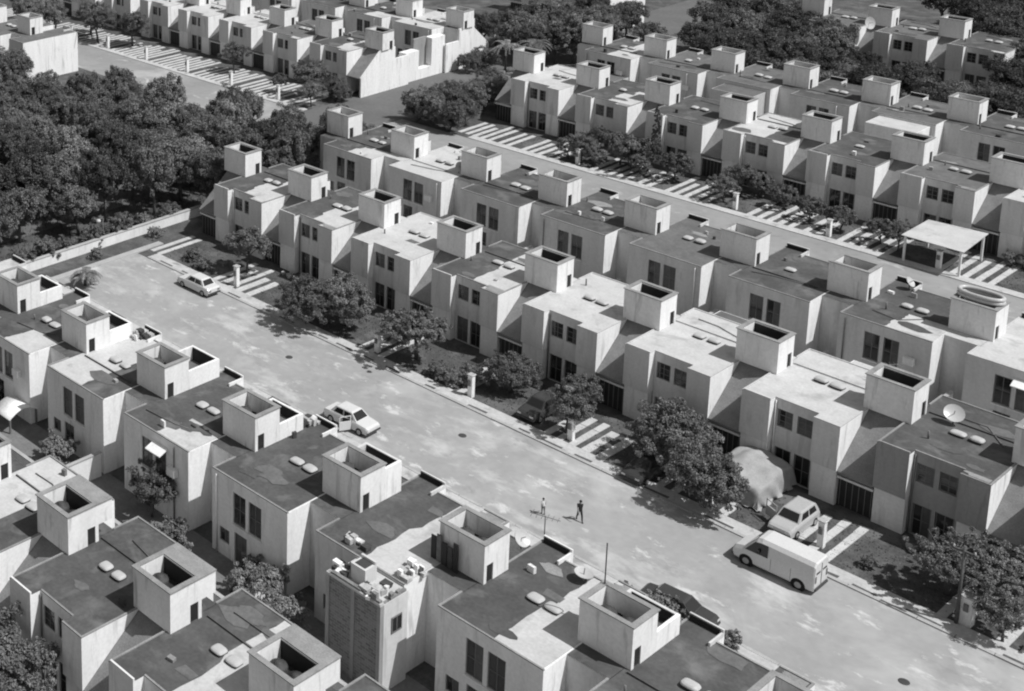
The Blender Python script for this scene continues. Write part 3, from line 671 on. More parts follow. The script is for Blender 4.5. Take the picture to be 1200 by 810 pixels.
def sedan(x, y, rz, label, paint, L=4.15, Wd=1.62, open_door=False, squareback=False):
    o = thing('car', label, 'car', W(x, y, .03), 'parked cars', R(rz)); h = Wd/2; o.scale = (1.1, 1.1, 1.1)
    b = MB(1)
    def ring(w, zb, zt, r=.07): return [(-w+r, zb), (w-r, zb), (w, zb+r), (w, zt-.16), (w-.05, zt-.03), (w-.14, zt), (-w+.14, zt), (-w+.05, zt-.03), (-w, zt-.16), (-w, zb+r)]
    hl = L/2
    loft(b, [(-hl, ring(h*.9, .32, .78)), (-hl+.12, ring(h*.97, .22, .88)), (-hl+.6, ring(h, .2, .92)), (0, ring(h, .19, .93)), (hl-1.0, ring(h, .2, .89)), (hl-.2, ring(h*.96, .22, .80)), (hl, ring(h*.9, .32, .70))], paint)
    b.build('body', o, bevel=.0)
    # greenhouse
    g = MB(1); xr0, xr1 = (-hl+.62, -hl+1.05) if not squareback else (-hl+.1, -hl+.35); xf0, xf1 = hl-1.05, hl-1.6
    def gr(x, w, z): return (x, w, z)
    bot = [(xr0, h-.08), (xf0, h-.08)]; zt = 1.38; tw = h-.24
    A = [(xr0, -(h-.09), .90), (xf0, -(h-.09), .90), (xf0, h-.09, .90), (xr0, h-.09, .90)]
    T = [(xr1, -tw, zt), (xf1, -tw, zt), (xf1, tw, zt), (xr1, tw, zt)]
    for i in range(4): j = (i+1) % 4; g.face([A[i], A[j], T[j], T[i]], paint)
    T2 = [(xr1+.12, -tw+.1, zt+.045), (xf1-.12, -tw+.1, zt+.045), (xf1-.12, tw-.1, zt+.045), (xr1+.12, tw-.1, zt+.045)]
    for i in range(4): j = (i+1) % 4; g.face([T[i], T[j], T2[j], T2[i]], paint)
    g.face(T2, paint); g.build('cabin', o)
    def pane(nm, i, u0, u1, v0, v1):
        j = (i+1) % 4; P = lambda u, v: (Vector(A[i])*(1-u)+Vector(A[j])*u)*(1-v)+(Vector(T[i])*(1-u)+Vector(T[j])*u)*v
        n = (Vector(A[j])-Vector(A[i])).cross(Vector(T[i])-Vector(A[i])).normalized()*.012
        g = MB(1); g.face([P(u0, v0)+n, P(u1, v0)+n, P(u1, v1)+n, P(u0, v1)+n], 'glass'); g.build(nm, o)
    pane('windscreen', 1, .06, .94, .08, .92); pane('rear_window', 3, .08, .92, .1, .9)
    for i in (0, 2):
        for a, c in (((.1, .47), (.53, .9)) if i == 0 else ((.1, .47), (.53, .9))): pane('side_window', i, a[0], a[1], .12, .88) if False else None
        pane('side_window', i, .12, .48, .12, .86); pane('side_window', i, .53, .88, .12, .86)
    for sx in (-hl+.75, hl-.75):
        for sy in (-h+.08, h-.08): wheel(o, sx, sy, .29)
    for sx, nm in ((hl, 'bumper'), (-hl, 'bumper')):
        b = MB(1); b.box(sx-.08, sx+.06, -h*.92, h*.92, .3, .46, 'tank'); b.build(nm, o, bevel=.03)
    for sy in (-.52, .52):
        b = MB(1); b.box(hl-.03, hl+.015, sy-.15, sy+.15, .53, .66, 'lamp_clear'); b.build('headlight', o)
        b = MB(1); b.box(-hl-.015, -hl+.03, sy-.14, sy+.14, .55, .7, 'frame'); b.build('tail_light', o)
    if open_door:
        d = MB(1); d.box(-.95, 0, -.035, .035, .25, .93, paint); 
        for q in ((-.95, -.88, .93, 1.36), (-.07, 0, .93, 1.3), (-.95, 0, 1.3, 1.36)): d.box(q[0], q[1], -.02, .02, q[2]+.002, q[3], paint)
        dd = d.build('door', o, (.62, -h-.03, 0)); dd.rotation_euler.z = R(65)
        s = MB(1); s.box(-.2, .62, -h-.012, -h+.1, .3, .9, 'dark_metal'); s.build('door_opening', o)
    return o
sedan(-73.3, 68.3, 180, 'white sedan parked alone by the kerb near the street end', 'car_white')
sedan(-53.0, 62.1, 2, 'white sedan with an open door beyond the near roofs', 'car_white', open_door=True)
sedan(-31.3, 72.2, -90, 'pale hatchback parked nose out behind the white van', 'car_grey', L=3.9, squareback=True, open_door=True)
sedan(-38.9, 70.9, -90, 'dark car in the shade of the big street trees', 'car_dark')
sedan(-46.6, 72.2, -90, 'dark car under the small round tree in a driveway', 'car_dark')
sedan(-31.2, 60.6, 5, 'dark car half hidden by bushes near the bottom of the street', 'car_dark', L=4.3)
# van, nose towards +x
o = thing('van', 'white panel van with dark cab windows parked along the street', 'van', W(-29.9, 67.8, .03), None, R(181)); o.scale = (1.18, 1.15, 1.15)
b = MB(1); h = .86
def vring(w, zb, zt, t=.1): return [(-w+.05, zb), (w-.05, zb), (w, zb+.08), (w, zt*.55), (w-t*.4, zt-.22), (w-t-.12, zt), (-w+t+.12, zt), (-w+t*.4, zt-.22), (-w, zt*.55), (-w, zb+.08)]
loft(b, [(-2.3, vring(.82, .3, 1.98)), (-2.22, vring(h, .26, 2.05)), (.7, vring(h, .24, 2.08)), (.98, vring(h, .24, 2.0, .14)), (1.66, vring(h, .24, 1.18, .02)), (2.2, vring(.82, .26, 1.0, .02)), (2.34, vring(.74, .34, .82, .02))], 'car_white')
b.build('body', o)
def vp(nm, pts, m='glass'):
    b = MB(1); b.face(pts, m); b.build(nm, o)
n = .012
vp('windscreen', [(1.03, -.62, 1.94+n*2), (1.64, -.74, 1.21+n*2), (1.64, .74, 1.21+n*2), (1.03, .62, 1.94+n*2)])
for s in (-1, 1):
    vp('side_window', [(.3, s*(h+n), 1.08), (1.6, s*(h+n), 1.06), (1.05, s*(h-.02+n), 1.8), (.3, s*(h-.02+n), 1.86)])
    for x in (-1.45, 1.5): wheel(o, x, s*(h-.08), .31)
    b = MB(1); b.box(2.2, 2.34, s*.52-.14, s*.52+.14, .6, .76, 'lamp_clear'); b.build('headlight', o)
    b = MB(1); b.box(.75, .87, s*(h+.02), s*(h+.2), 1.2, 1.4, 'dark_metal'); b.build('wing_mirror', o)
    b = MB(1); b.box(-2.33, -2.3, s*.68-.07, s*.68+.07, .8, 1.2, 'frame'); b.build('tail_light', o)
    b = MB(1); b.tube([(1.5, s*(h+.004), .31), (1.5, s*(h-.2), .31)], .4, 'rubber', 20); b.build('wheel_arch', o)
    b = MB(1); b.tube([(-1.45, s*(h+.004), .31), (-1.45, s*(h-.2), .31)], .4, 'rubber', 20); b.build('wheel_arch', o)
for sx in (-2.33, 2.33):
    b = MB(1); b.box(sx-.07, sx+.07, -.78, .78, .3, .46, 'tank'); b.build('bumper', o, bevel=.03)
b = MB(1); b.box(-2.325, -2.3, -.008, .008, .5, 1.85, 'dark_metal'); b.build('door_seam', o)
for s in (-1, 1):
    for x in (.12, -1.0):
        b = MB(1); b.box(x-.008, x+.008, s*(h-.01), s*(h+.006), .4, 1.15, 'dark_metal'); b.build('door_seam', o)
for s in (-.4, .4): vp('rear_window', [(-2.315, s-.25, 1.3), (-2.315, s+.25, 1.3), (-2.26, s+.22, 1.72), (-2.26, s-.22, 1.72)])
# pale tarpaulin over a garden shelter
r = thing('tarpaulin', 'pale crumpled tarpaulin draped over a garden frame by the van', 'tarpaulin', W(-34.6, 74.2)); b = MB(S); q = random.Random(4); nx, ny = 34, 30; P = {}
for i in range(nx+1):
    for j in range(ny+1):
        u, v = i/nx*2-1, j/ny*2-1
        eu, ev = max(0, abs(u)-.62)/.38, max(0, abs(v)-.7)/.3; e = max(eu, ev)
        zz = 1.9-.6*abs(u+.15)-.35*abs(v-.2)-.16*math.sin(3.1*(v+1))**2*(1-abs(u))-1.35*e**1.3+.035*math.sin(9*v+2*u)+.03*math.sin(17*u-6*v)+q.uniform(-.012, .012)
        fold = .10*e*math.sin(15*(u-v))
        P[i, j] = (max(-.62, min(.62, u))*2.1+(u/abs(u) if u else 0)*(eu*.22+fold), max(-.7, min(.7, v))*2.7+(v/abs(v) if v else 0)*(ev*.25+fold), max(.12, zz))
for i in range(nx):
    for j in range(ny): b.face([P[i, j], P[i+1, j], P[i+1, j+1]], 'cloth', True); b.face([P[i, j], P[i+1, j+1], P[i, j+1]], 'cloth', True)
me = b.mesh('sheet'); bm = bmesh.new(); bm.from_mesh(me); bmesh.ops.remove_doubles(bm, verts=bm.verts, dist=.001); bmesh.ops.recalc_face_normals(bm, faces=bm.faces); bm.to_mesh(me); bm.free(); link('sheet', me, r)
b = MB(S)
for sx in (-1.2, 1.2):
    for sy in (-1.8, 1.8): b.tube([(sx, sy, 0), (sx, sy, .95)], .04, 'frame', 6)
b.build('frame', r)

# ------------------------------------------------------------------ people
def person(x, y, rz, hgt, label, top, bottom, stride):
    s = hgt/1.7
    J = {'pelvis': (0, 0, .92), 'chest': (.03, 0, 1.22), 'neck': (.05, 0, 1.44), 'head0': (.06, 0, 1.52), 'head1': (.08, 0, 1.62)}
    V = []; Rr = []; E_ = []
    def add(p, r, par=None):
        V.append(tuple(c*s for c in p)); Rr.append(r*s)
        if par is not None: E_.append((par, len(V)-1))
        return len(V)-1
    pe = add((0, 0, .92), .135); wa = add((.01, 0, 1.06), .12, pe); ch = add((.03, 0, 1.27), .15, wa); ne = add((.05, 0, 1.45), .055, ch); h0 = add((.065, 0, 1.53), .075, ne); h1 = add((.08, 0, 1.62), .088, h0); add((.08, 0, 1.68), .06, h1)
    for sd, st in ((1, stride), (-1, -stride)):
        hp = add((0, .09*sd, .88), .1, pe); kn = add((st*.55+.04, .09*sd, .49), .065, hp); an = add((st*1.0-.02, .09*sd, .08), .042, kn); add((st*1.0+.14, .1*sd, .035), .035, an)
        sh = add((.03, .17*sd, 1.38), .06, ch); el = add((-st*.5, .23*sd, 1.1), .042, sh); wr = add((-st*.9+.08, .23*sd, .87), .03, el)
        hd = add((-st*.95+.1, .225*sd, .80), .032, wr)
    Rr = [r*1.14 for r in Rr]; me = bpy.data.meshes.new('person'); me.from_pydata(V, E_, []); o = bpy.data.objects.new('person', me); COL.objects.link(o)
    sk = o.modifiers.new('s', 'SKIN'); o.modifiers.new('b', 'SUBSURF').levels = 2
    for i, v in enumerate(me.skin_vertices[0].data): v.radius = (Rr[i], Rr[i]); v.use_root = (i == 0)
    dg = bpy.context.evaluated_depsgraph_get(); ev = bpy.data.meshes.new_from_object(o.evaluated_get(dg)); o.modifiers.clear()
    bm = bmesh.new(); bm.from_mesh(ev)
    def bits(pts, rad):                            # fingers, nose, ears grow out of the same mesh
        q = MB(1); q.tube(pts, rad, 'skin', 6); b0 = len(bm.verts); vs = [bm.verts.new(v) for v in q.v]
        for f in q.f: bm.faces.new([vs[i] for i in f]).material_index = 0
    for sd, st in ((1, stride), (-1, -stride)):
        for i, ln in enumerate((.07, .08, .075, .06)):
            hx, hy, hz = (-st*.95+.075+i*.018), .225*sd, .775
            bits([(hx*s, hy*s, hz*s), (hx*s+.004, hy*s, (hz-ln*.5)*s), (hx*s+.012, (hy-.012*sd)*s, (hz-ln)*s)], [.009*s, .008*s, .006*s])
        bits([((-st*.95+.12)*s, .215*sd*s, .80*s), ((-st*.95+.15)*s, .2*sd*s, .77*s), ((-st*.95+.155)*s, .195*sd*s, .745*s)], [.01*s, .009*s, .007*s])
        bits([(.075*s, .083*sd*s, 1.6*s), (.07*s, .1*sd*s, 1.615*s)], [.022*s, .014*s])
    bits([(.16*s, 0, 1.615*s), (.185*s, 0, 1.59*s)], [.01*s, .014*s])
    bm.to_mesh(ev); bm.free()
    for n in ('skin', top, bottom, 'dark_cloth'): ev.materials.append(MATS[n])
    for p in ev.polygons:
        z = p.center.z/s; ay = abs(p.center.y)/s
        p.material_index = 0 if z > 1.43 else (0 if ay > .15 and z < 1.2 else (1 if z > .93 else (2 if z > .1 else 3))); p.use_smooth = True
    o.data = ev; o.data.materials
    o.location = W(x, y, .03); o.rotation_euler.z = R(rz); tag(o, label, 'person', 'people walking on the street')
    hb = MB(1); hb.lathe((.07*s, 0, 1.6*s), [(.098*s, 0), (.105*s, .04*s), (.09*s, .09*s), (.05*s, .12*s), (.01, .125*s)], 'hair', 14); hb.build('hair', o)
    for sd in (-1, 1):
        e = MB(1); e.box(.163*s, .17*s, (sd*.03-.01)*s, (sd*.03+.01)*s, 1.622*s, 1.632*s, 'hair'); e.build('eye', o)
    e = MB(1); e.box(.155*s, .163*s, -.022*s, .022*s, 1.562*s, 1.57*s, 'dark_cloth'); e.build('mouth', o)
person(-38.65, 63.95, -35, 1.68, 'person in dark clothes walking with a long stride across the street', 'dark_cloth', 'dark_cloth', .3)
person(-40.2, 62.95, 150, 1.3, 'smaller person in a pale top standing on the street', 'pale_cloth', 'mid_cloth', .12)

# ------------------------------------------------------------------ vegetation (metres)
def crown_mesh(name, seed, rx, ry, rz, clumps, per, leaf, m, flat=.0, shell=.55, single=False):
    q = random.Random(seed); v = []; f = []
    lobes = [(Vector((q.uniform(-.45, .45)*rx, q.uniform(-.45, .45)*ry, q.uniform(-.3, .4)*rz)), q.uniform(.5, .78)) for _ in range(7)]+[(Vector((0, 0, 0)), .75)]
    if single: lobes = [(Vector((0, 0, 0)), 1.0)]
    for c in range(clumps):
        lc, lr = q.choice(lobes)
        while True:
            d = Vector((q.gauss(0, 1), q.gauss(0, 1), q.gauss(0, 1)))
            if d.length > .01: d.normalize()
            if d.z > -.55: break
        rr = lr*q.uniform(shell, 1.0)
        cc = lc+Vector((d.x*rx*rr, d.y*ry*rr, d.z*rz*rr))
        cr = q.uniform(.28, .55)*min(rx, rz)*.42
        for i in range(per):
            e = Vector((q.gauss(0, 1), q.gauss(0, 1), q.gauss(0, .7))).normalized()*cr*q.random()**.45
            p = cc+e
            n = (d*.6+e.normalized()*.7+Vector((q.gauss(0, .5), q.gauss(0, .5), .35+q.gauss(0, .5)))).normalized()
            t = n.orthogonal().normalized(); t = Matrix.Rotation(q.uniform(0, 6.28), 3, n) @ t; bt = n.cross(t)
            l = leaf*q.uniform(.6, 1.3); w = l*q.uniform(.4, .65); k = len(v)
            droop = n*(-l*.18)
            v += [tuple(p-t*l*.5+droop), tuple(p+bt*w*.5), tuple(p+t*l*.5+droop), tuple(p-bt*w*.5)]; f.append((k, k+1, k+2, k+3))
    me = bpy.data.meshes.new(name); me.from_pydata(v, [], f); me.materials.append(MATS[m]); return me
def trunk_mesh(seed, h, r, spread, n=5):
    q = random.Random(seed); b = MB(1)
    lean = (q.uniform(-.25, .25), q.uniform(-.25, .25))
    b.tube([(0, 0, -.1), (lean[0]*.3, lean[1]*.3, h*.5), (lean[0], lean[1], h)], [r*1.25, r, r*.8], 'bark', 8)
    for i in range(n):
        a = 6.28*i/n+q.uniform(-.4, .4); e = spread*q.uniform(.5, .95)
        b.tube([(lean[0], lean[1], h*q.uniform(.8, .98)), (lean[0]+e*.45*math.cos(a), lean[1]+e*.45*math.sin(a), h+e*.45), (lean[0]+e*math.cos(a), lean[1]+e*math.sin(a), h+e*q.uniform(.7, 1.1))], [r*.6, r*.38, r*.12], 'bark', 6)
    return b.mesh('trunk')
# kinds: (crown meshes, trunk mesh, crown centre height)
KINDS = {}
def kind(key, seeds, r, rz, zc, clumps, per, leaf, m, th, tr, shell=.55, single=False):
    KINDS[key] = ([crown_mesh('crown', s, r, r*random.Random(s).uniform(.85, 1.1), rz, clumps, per, leaf, m, shell=shell, single=single) for s in seeds], [trunk_mesh(s, th, tr, r*.6) for s in seeds[:2]], zc)
kind('grove', (1, 2, 3, 4), 3.5, 2.8, 4.3, 175, 85, .27, 'leaf', 2.6, .2)
kind('grove_dark', (5, 6, 7), 3.5, 3.0, 4.6, 175, 85, .27, 'leaf_dark', 2.6, .2)
kind('grove_light', (8, 9), 3.2, 2.6, 4.1, 165, 80, .26, 'leaf_light', 2.4, .18)
kind('street', (11, 12, 13), 3.5, 2.1, 2.75, 270, 85, .21, 'leaf', 1.5, .16)
kind('umbrella', (14, 15), 4.3, 1.5, 3.5, 290, 85, .21, 'leaf_light', 2.4, .17)
kind('small', (16, 17), 1.9, 1.5, 2.3, 115, 70, .17, 'leaf', 1.3, .09)
kind('ball', (18, 19), 1.15, .85, 1.35, 110, 55, .15, 'leaf', .7, .07, .8, True)
kind('hedge', (30, 31, 32), 2.2, 2.0, 1.9, 210, 75, .18, 'leaf', .4, .1, .8)
kind('bush', (20, 21, 22), 1.4, .95, .8, 90, 65, .16, 'leaf_light', .4, .06)
kind('column', (23,), .55, 4.2, 4.6, 170, 60, .15, 'leaf_dark', 1.0, .1, .6, True)
NT = 0
def tree(key, x, y, label, name='tree', cat='tree', group=None, sc=1., zs=None, var=None):
    global NT; NT += 1
    q = random.Random(NT*7+3); cr, tr, zc = KINDS[key]
    o = thing(name, label, cat, W(x, y), group, q.uniform(0, 6.28))
    c = link('crown', cr[(var if var is not None else NT) % len(cr)], o, (0, 0, zc)); link('trunk', tr[NT % len(tr)], o)
    sz = sc if zs is None else zs; o.scale = (sc, sc, sz); return o
# grove at the left
def inside(p, poly):
    r_ = False; j = len(poly)-1
    for i in range(len(poly)):
        if (poly[i][1] > p[1]) != (poly[j][1] > p[1]) and p[0] < (poly[j][0]-poly[i][0])*(p[1]-poly[i][1])/(poly[j][1]-poly[i][1])+poly[i][0]: r_ = not r_
        j = i
    return r_
def scatter(poly, dmin, seed, tries=4000):
    q = random.Random(seed); xs = [p[0] for p in poly]; ys = [p[1] for p in poly]; out = []
    for _ in range(tries):
        p = (q.uniform(min(xs), max(xs)), q.uniform(min(ys), max(ys)))
        if inside(p, poly) and all((p[0]-a)**2+(p[1]-b)**2 > dmin*dmin for a, b in out): out.append(p)
    return out
GP = [(-86.2, 54), (-86.3, 76), (-83.6, 80), (-83.2, 94), (-86, 101), (-90, 96), (-96, 96.5), (-99.5, 92), (-112, 91.5), (-113, 88), (-124, 86), (-118, 74), (-100, 60)]
for i, (x, y) in enumerate(scatter(GP, 3.15, 5)):
    q = random.Random(i)
    tree(q.choice(('grove', 'grove', 'grove_dark', 'grove_light')), x, y, 'leafy tree crowded into the big grove left of the street', 'tree', 'tree', 'trees of the left grove', q.uniform(.68, 1.15), q.uniform(.75, 1.3))
# belt at the top right
for i, (x, y) in enumerate(scatter([(-77, 144), (-68, 142.8), (-50, 142.8), (-42, 146), (-44, 155), (-58, 156), (-68, 159), (-78, 170), (-86, 172), (-84, 158), (-79, 150)], 3.6, 9)):
    q = random.Random(i+100)
    tree(q.choice(('grove_dark', 'grove_dark', 'grove')), x, y, 'dark tree in the tree belt behind the upper right rows', 'tree', 'tree', 'trees of the upper right belt', q.uniform(.9, 1.2)*(.7 if y > 150 and x > -68 else 1))
for i, (x, y) in enumerate(scatter([(-60, 176), (-40, 150), (-36, 185), (-60, 205), (-72, 190)], 4.2, 10)):
    q = random.Random(i+200)
    tree('grove_dark', x, y, 'very dark tree in the far top right wood', 'tree', 'tree', 'trees of the far top right wood', q.uniform(1.0, 1.4))
for i, (x, y) in enumerate([(-78.5, 163.5), (-75.5, 161.2), (-72.3, 161.5), (-76.5, 166.5), (-80, 167.5), (-53, 160.5), (-50, 161.5), (-47.5, 158.5), (-51.5, 163.8), (-79.5, 171)]):
    tree('grove_dark' if i % 2 else 'grove', x, y, 'tree crowding the fronts of the houses beyond the tree belt', 'tree', 'tree', 'trees before the farthest right houses', .95)
for i, (x, y) in enumerate([(-141, 106.5), (-134.5, 108.3), (-145.5, 105), (-138, 110), (-130.5, 110.6), (-149, 108)]):
    tree('grove', x, y, 'leafy tree behind the houses at the top left corner', 'tree', 'tree', 'trees at the top left corner', .9)
for i, (x, y, s_, l) in enumerate([(-94.5, 139, 1.1, 'tall tree at the far end of the cross street beside the palms'), (-90.5, 143, 1.2, 'broad tree right of the palms at top centre'), (-97.5, 148, 1.1, 'tree at the top edge behind the palms'), (-101, 143, .8, 'small dark tree behind the white end house'), (-92, 153.6, .9, 'tree at the top edge in front of a pale gap'), (-86, 150.8, .9, 'wide tree in the top centre beyond the upper roofs')]):
    tree('grove', x, y, l, 'tree', 'tree', None, s_)
for i, (x, y) in enumerate(scatter([(-100.5, 139), (-97, 139), (-92.5, 137.5), (-90, 142), (-92, 158), (-99, 158)], 3.3, 21)):
    tree('grove_dark' if i % 2 else 'grove', x, y, 'dense tree in the clump beyond the cross street palms', 'tree', 'tree', 'trees beyond the palms', .95)
for i, (x, y) in enumerate([(-84.2, 89.5), (-83.2, 93.5), (-84.5, 97.2), (-86.6, 92.5), (-82.6, 86.6), (-87.4, 98.8), (-82.4, 98.2)]):
    tree('grove_light' if i % 2 else 'grove', x, y, 'tree crowding the left ends of the middle rows', 'tree', 'tree', 'trees at the left ends of the middle rows', .85)
# street trees along the far kerb
for key, x, y, s_, l in [
  ('small', -73.1, 73.2, 1.35, 'small tree in the first yard past the white sedan'),
  ('street', -64.2, 70.2, .95, 'left of two dense trees crowding the kerb left of centre'),
  ('street', -62.0, 72.2, 1.0, 'right of two dense trees crowding the kerb left of centre'),
  ('umbrella', -56.0, 72.0, .98, 'flat topped spreading tree with a pale trunk by the kerb'),
  ('street', -49.4, 73.0, .72, 'rounded tree in front of the fourth facade from the left'),
  ('small', -44.3, 71.3, 1.05, 'small round headed tree beside the dark shaded car'),
  ('small', -45.1, 74.2, .95, 'small tree touching a facade behind the round headed tree'),
  ('street', -38.5, 72.8, 1.05, 'big shaggy tree left of the tarpaulin'),
  ('street', -34.9, 70.4, 1.0, 'big shaggy tree leaning over the kerb by the tarpaulin'),
  ('umbrella', -24.0, 72.4, .85, 'spreading tree left behind the utility pole'),
  ('umbrella', -21.6, 73.2, .8, 'spreading tree right behind the utility pole'),
  ('small', -20.9, 70.6, .9, 'small leafy tree at the kerb at the right edge')]:
    tree(key, x, y, l, 'street_tree', 'tree', 'trees in the street front yards', s_)
for x, y, l, s_ in [(-52.3, 70.9, 'low bush by the meter post under the spreading tree', .9), (-51.5, 72.3, 'second low bush behind the one under the spreading tree', 1.0), (-53.6, 71.2, 'pale bush left of the meter post', .8), (-77.5, 71.6, 'bush in the first yard near the street end', .8), (-75.8, 70.9, 'low bush at the kerb left of the white sedan', .7),
   (-58.6, 73.2, 'bush between dense trees and the spreading tree', 1.0), (-27.3, 71.6, 'low bush in the yard behind the van', .5), (-19.0, 70.8, 'bush at the kerb at far right', .8), (-31.3, 59.4, 'grey bush beside the half hidden dark car', 1.15), (-32.8, 59.3, 'round bush left of the half hidden dark car', 1.0), (-28.2, 59.6, 'loose bush at the near kerb end of the roofs', .95)]:
    tree('bush', x, y, l, 'bush', 'bush', 'bushes in the front yards', s_)
for x, y, l in [(-72.3, 114.3, 'clipped ball tree by the first upper driveway'), (-69.7, 114.4, 'clipped ball tree right of the first upper meter post'), (-67.6, 116.6, 'clipped ball tree close to the second upper facade'), (-62.9, 116.2, 'larger round tree before the third upper facade'), (-56.3, 117.8, 'clipped ball shrub near the fourth upper facade'), (-51.0, 115.6, 'clipped ball tree by the fifth upper facade'), (-48.5, 115.2, 'clipped ball shrub left of the carport'), (-45.3, 114.9, 'clipped ball tree right beside the carport'), (-65.8, 115.4, 'dark ball shrub beside the column tree'), (-53.7, 116.6, 'ball shrub between the striped drives')]:
    tree('ball', x, y, l, 'topiary', 'shrub', 'clipped shrubs along the upper street', 1.6 if 'larger' in l else 1.3)
tree('column', -63.85, 114.15, 'tall dark column tree standing in the upper front yards', 'column_tree', 'tree', None, 1.0, 1.12)
for i, (x, y) in enumerate([(-66.9, 115.6), (-65.7, 116.4), (-68.3, 116.2)]): tree('ball', x, y, 'clipped hedge block left of the column tree', 'hedge_section', 'hedge', 'hedge blocks left of the column tree', 1.6, 1.9)
for i, (x, y, s_) in enumerate([(-71.2, 114.6, 1.0), (-57.6, 114.3, .9), (-43.9, 114.6, .9), (-57.4, 116.6, 1.1), (-71.0, 117.0, 1.0)]): tree('small', x, y, 'leafy small tree between the upper striped drives', 'tree', 'tree', 'small trees between the upper drives', s_)
for i, (x, y) in enumerate([(-59.3, 117.6), (-54.0, 118.0), (-46.8, 117.2), (-37.4, 118.2), (-36.2, 118.0), (-73.6, 117.4)]): tree('bush', x, y, 'low bush against the facades above the striped drives', 'bush', 'bush', 'bushes against the upper facades', .8)
for x, y, l, s_ in [(-113.6, 111.5, 'round tree before the top left facades', 1.3), (-101.4, 111.0, 'wide bushy tree at the end of the top left row', 1.5), (-98.9, 108.4, 'bush at the corner of the cross street', 1.0), (-104.5, 109.5, 'bush between the top left driveways', .8)]:
    tree('small', x, y, l, 'tree', 'tree', None, s_)
# tall hedge mass right of the cross street, clipped in sections
for i, (x, y) in enumerate([(-88.3, 112.4), (-86.4, 112.9), (-84.5, 112.6), (-88.4, 115.2), (-86.5, 116.0), (-84.6, 115.5), (-88.3, 118.2), (-86.4, 119.2), (-88.0, 121.4), (-86.2, 122.6), (-87.8, 124.6)]):
    tree('hedge', x, y, 'leafy section of the tall hedge at the cross street corner', 'hedge_section', 'hedge', 'sections of the tall corner hedge', 1.0, 1.15)
for x, y, l in [(-96.3, 131.0, 'leafy tree at the corner of the white end wall'), (-96.0, 134.2, 'leafy tree beyond the corner of the white end wall'), (-98.6, 112.0, 'round bush hiding the foot of the sloped end wall')]:
    tree('hedge', x, y, l, 'tree', 'tree', None, .9, .85)
for i, y in enumerate((58.5, 60.6, 63.2, 65.4, 67.9, 70.6, 73.4, 75.8)):
    tree('bush', -85.3, y, 'bush leaning over the low wall below the grove', 'bush', 'bush', 'bushes along the low wall', .9+.25*(i % 3))
for x, y, l in [(-82.9, 72.5, 'bush at the foot of the low wall by the first yard'), (-82.7, 66.0, 'small bush on the street side of the low wall')]: tree('bush', x, y, l, 'bush', 'bush', None, .7)
# palms
def palm(x, y, h, label, seed, fr=15, L=1.9):
    q = random.Random(seed); r = thing('palm_tree', label, 'palm', W(x, y)); b = MB(1); b.tube([(0, 0, 0), (.1, 0, h*.5), (.15, .05, h)], [.2, .15, .13], 'bark', 8); b.build('trunk', r)
    v = []; f = []
    for i in range(fr):
        a = 6.28*i/fr+q.uniform(-.2, .2); up = q.uniform(.15, 1.1); l = L*q.uniform(.8, 1.15); prev = None
        for sgm in range(9):
            t = sgm/8; p = Vector((.15+math.cos(a)*l*t, .05+math.sin(a)*l*t, h+up*l*t-(.55+up*.6)*l*t*t)); 
            if sgm:
                d = (p-prev).normalized(); sd = d.cross(Vector((0, 0, 1))).normalized(); wl = .42*math.sin(min(1, t+.15)*2.9)+.05
                for w_ in (-1, 1):
                    for u in (0, .5):
                        m0 = prev.lerp(p, u); k = len(v); v += [tuple(m0), tuple(m0+d*.12), tuple(m0+d*.3+sd*w_*wl+Vector((0, 0, -.12))), tuple(m0+d*.2+sd*w_*wl+Vector((0, 0, -.14)))]; f.append((k, k+1, k+2, k+3))
            prev = p
    me = bpy.data.meshes.new('fronds'); me.from_pydata(v, [], f); me.materials.append(MATS['leaf_light']); link('fronds', me, r)
palm(-79.3, 62.2, 1.4, 'low spiky palm at the near left end of the street', 1, 18, 1.7)
palm(-93.0, 133.6, 4.5, 'tall palm on the left at the cross street end', 2, 16, 3.0)
palm(-90.6, 135.2, 5.0, 'tall palm on the right at the cross street end', 3, 16, 3.0)
palm(-91.2, 130.6, 1.2, 'short palm low beside the corner hedge', 4, 14, 2.2)
# back yard plants
for key, x, y, s_, l in [('bush', -50.6, 44.6, 1.0, 'loose yard shrub right of the yard bush between near rows'), ('bush', -42.4, 45.2, .9, 'low shrub at the foot of the brick extension'), ('bush', -60.8, 45.4, 1.0, 'yard shrub behind the half white roofed near house'), ('small', -53.4, 46.2, .85, 'yard bush between the near rows left of the dark roof house'), ('bush', -54.4, 47.4, 1.0, 'yard shrub against the rear wall of a near house'), ('bush', -44.2, 45.3, 1.2, 'yard shrub before the brick extension'), ('bush', -45.6, 45.6, 1.0, 'yard shrub left of the shrub before the brick extension'), ('small', -47.2, 31.0, 1.2, 'tree in the bottom left corner below the facade'), ('small', -45.0, 31.3, 1.0, 'low tree at the bottom edge before the corner facade'), ('bush', -69.0, 46.3, 1.0, 'yard shrub at the left edge behind near houses')]:
    tree(key, x, y, l, 'yard_plant', 'bush', 'plants in the back yards', s_*1.35)
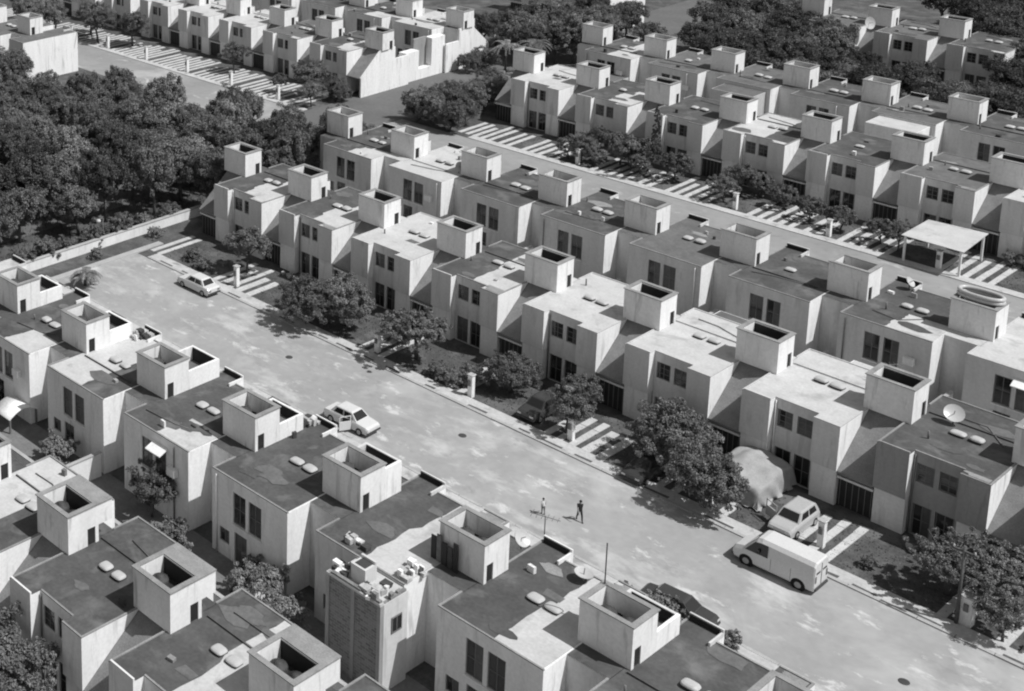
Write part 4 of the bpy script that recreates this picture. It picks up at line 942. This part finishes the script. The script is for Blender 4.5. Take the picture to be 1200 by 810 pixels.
# grass tufts
def tufts(name, poly, n, seed, m='grass_leaf', hs=.10):
    q = random.Random(seed); v = []; f = []; xs = [p[0] for p in poly]; ys = [p[1] for p in poly]
    while len(f) < n:
        x, y = q.uniform(min(xs), max(xs)), q.uniform(min(ys), max(ys))
        if not inside((x, y), poly): continue
        X, Y_, _ = W(x, y); a = q.uniform(0, 6.28); w = q.uniform(.03, .08); hh = hs*q.uniform(.5, 1.4); k = len(v)
        v += [(X-w*math.cos(a), Y_-w*math.sin(a), .01), (X+w*math.cos(a), Y_+w*math.sin(a), .01), (X+q.uniform(-.1, .1), Y_+q.uniform(-.1, .1), hh)]; f.append((k, k+1, k+2))
    me = bpy.data.meshes.new(name); me.from_pydata(v, [], f); me.materials.append(MATS[m]); return tag(link(name, me), kind='stuff')
tufts('grass', [(-80, 70.5), (-18, 70.5), (-18, 75.5), (-80, 75.5)], 9000, 1)
tufts('grass', [(-82, 113.2), (-35, 113.2), (-35, 118.5), (-82, 118.5)], 5000, 2)
tufts('ground_cover', [(-86, 52), (-84.3, 80), (-84, 103), (-112, 96), (-124, 88), (-100, 56)], 9000, 3, 'leaf_dark', .5)

# ------------------------------------------------------------------ camera and light
f_px, ppx, ppy = 1661.07, -569.43, -437.81
yaw, pitch, roll = R(-54.07335), R(11.90555), R(-1.63333)
fw = Vector((math.sin(yaw)*math.cos(pitch), math.cos(yaw)*math.cos(pitch), -math.sin(pitch)))
rt = Vector((math.cos(yaw), -math.sin(yaw), 0)); up = rt.cross(fw)
r2 = rt*math.cos(roll)+up*math.sin(roll); u2 = -rt*math.sin(roll)+up*math.cos(roll)
cam = bpy.data.cameras.new('camera'); co = bpy.data.objects.new('camera', cam); COL.objects.link(co)
co.matrix_world = Matrix(((r2.x, u2.x, -fw.x, OX*S), (r2.y, u2.y, -fw.y, -OY*S), (r2.z, u2.z, -fw.z, 45.7776*S), (0, 0, 0, 1)))
cam.sensor_width = 36; cam.lens = f_px/1200*36; cam.shift_x = -ppx/1200; cam.shift_y = ppy/1200
cam.clip_end = 5000; cam.clip_start = .5; scene.camera = co

SUN = Vector((1.2, .5, 1.92)).normalized()
el = math.asin(SUN.z); az = math.atan2(SUN.x, SUN.y)
w = bpy.data.worlds.new('World'); scene.world = w; w.use_nodes = True
nt = w.node_tree; bg = nt.nodes['Background']; sky = nt.nodes.new('ShaderNodeTexSky'); sky.sky_type = 'NISHITA'; sky.sun_disc = False
sky.sun_elevation = el; sky.sun_rotation = az
bw = nt.nodes.new('ShaderNodeRGBToBW'); nt.links.new(sky.outputs[0], bw.inputs[0]); nt.links.new(bw.outputs[0], bg.inputs['Color']); bg.inputs['Strength'].default_value = .115
sl = bpy.data.lights.new('sun', 'SUN'); sl.energy = 4.3; sl.angle = R(.5); so = bpy.data.objects.new('sun', sl); COL.objects.link(so)
so.rotation_euler = SUN.to_track_quat('Z', 'Y').to_euler(); so.location = (0, 0, 100)
scene.cycles.filter_width = 2.1
scene.view_settings.view_transform = 'Standard'; scene.view_settings.look = 'None'; scene.view_settings.exposure = 0; scene.view_settings.gamma = 1
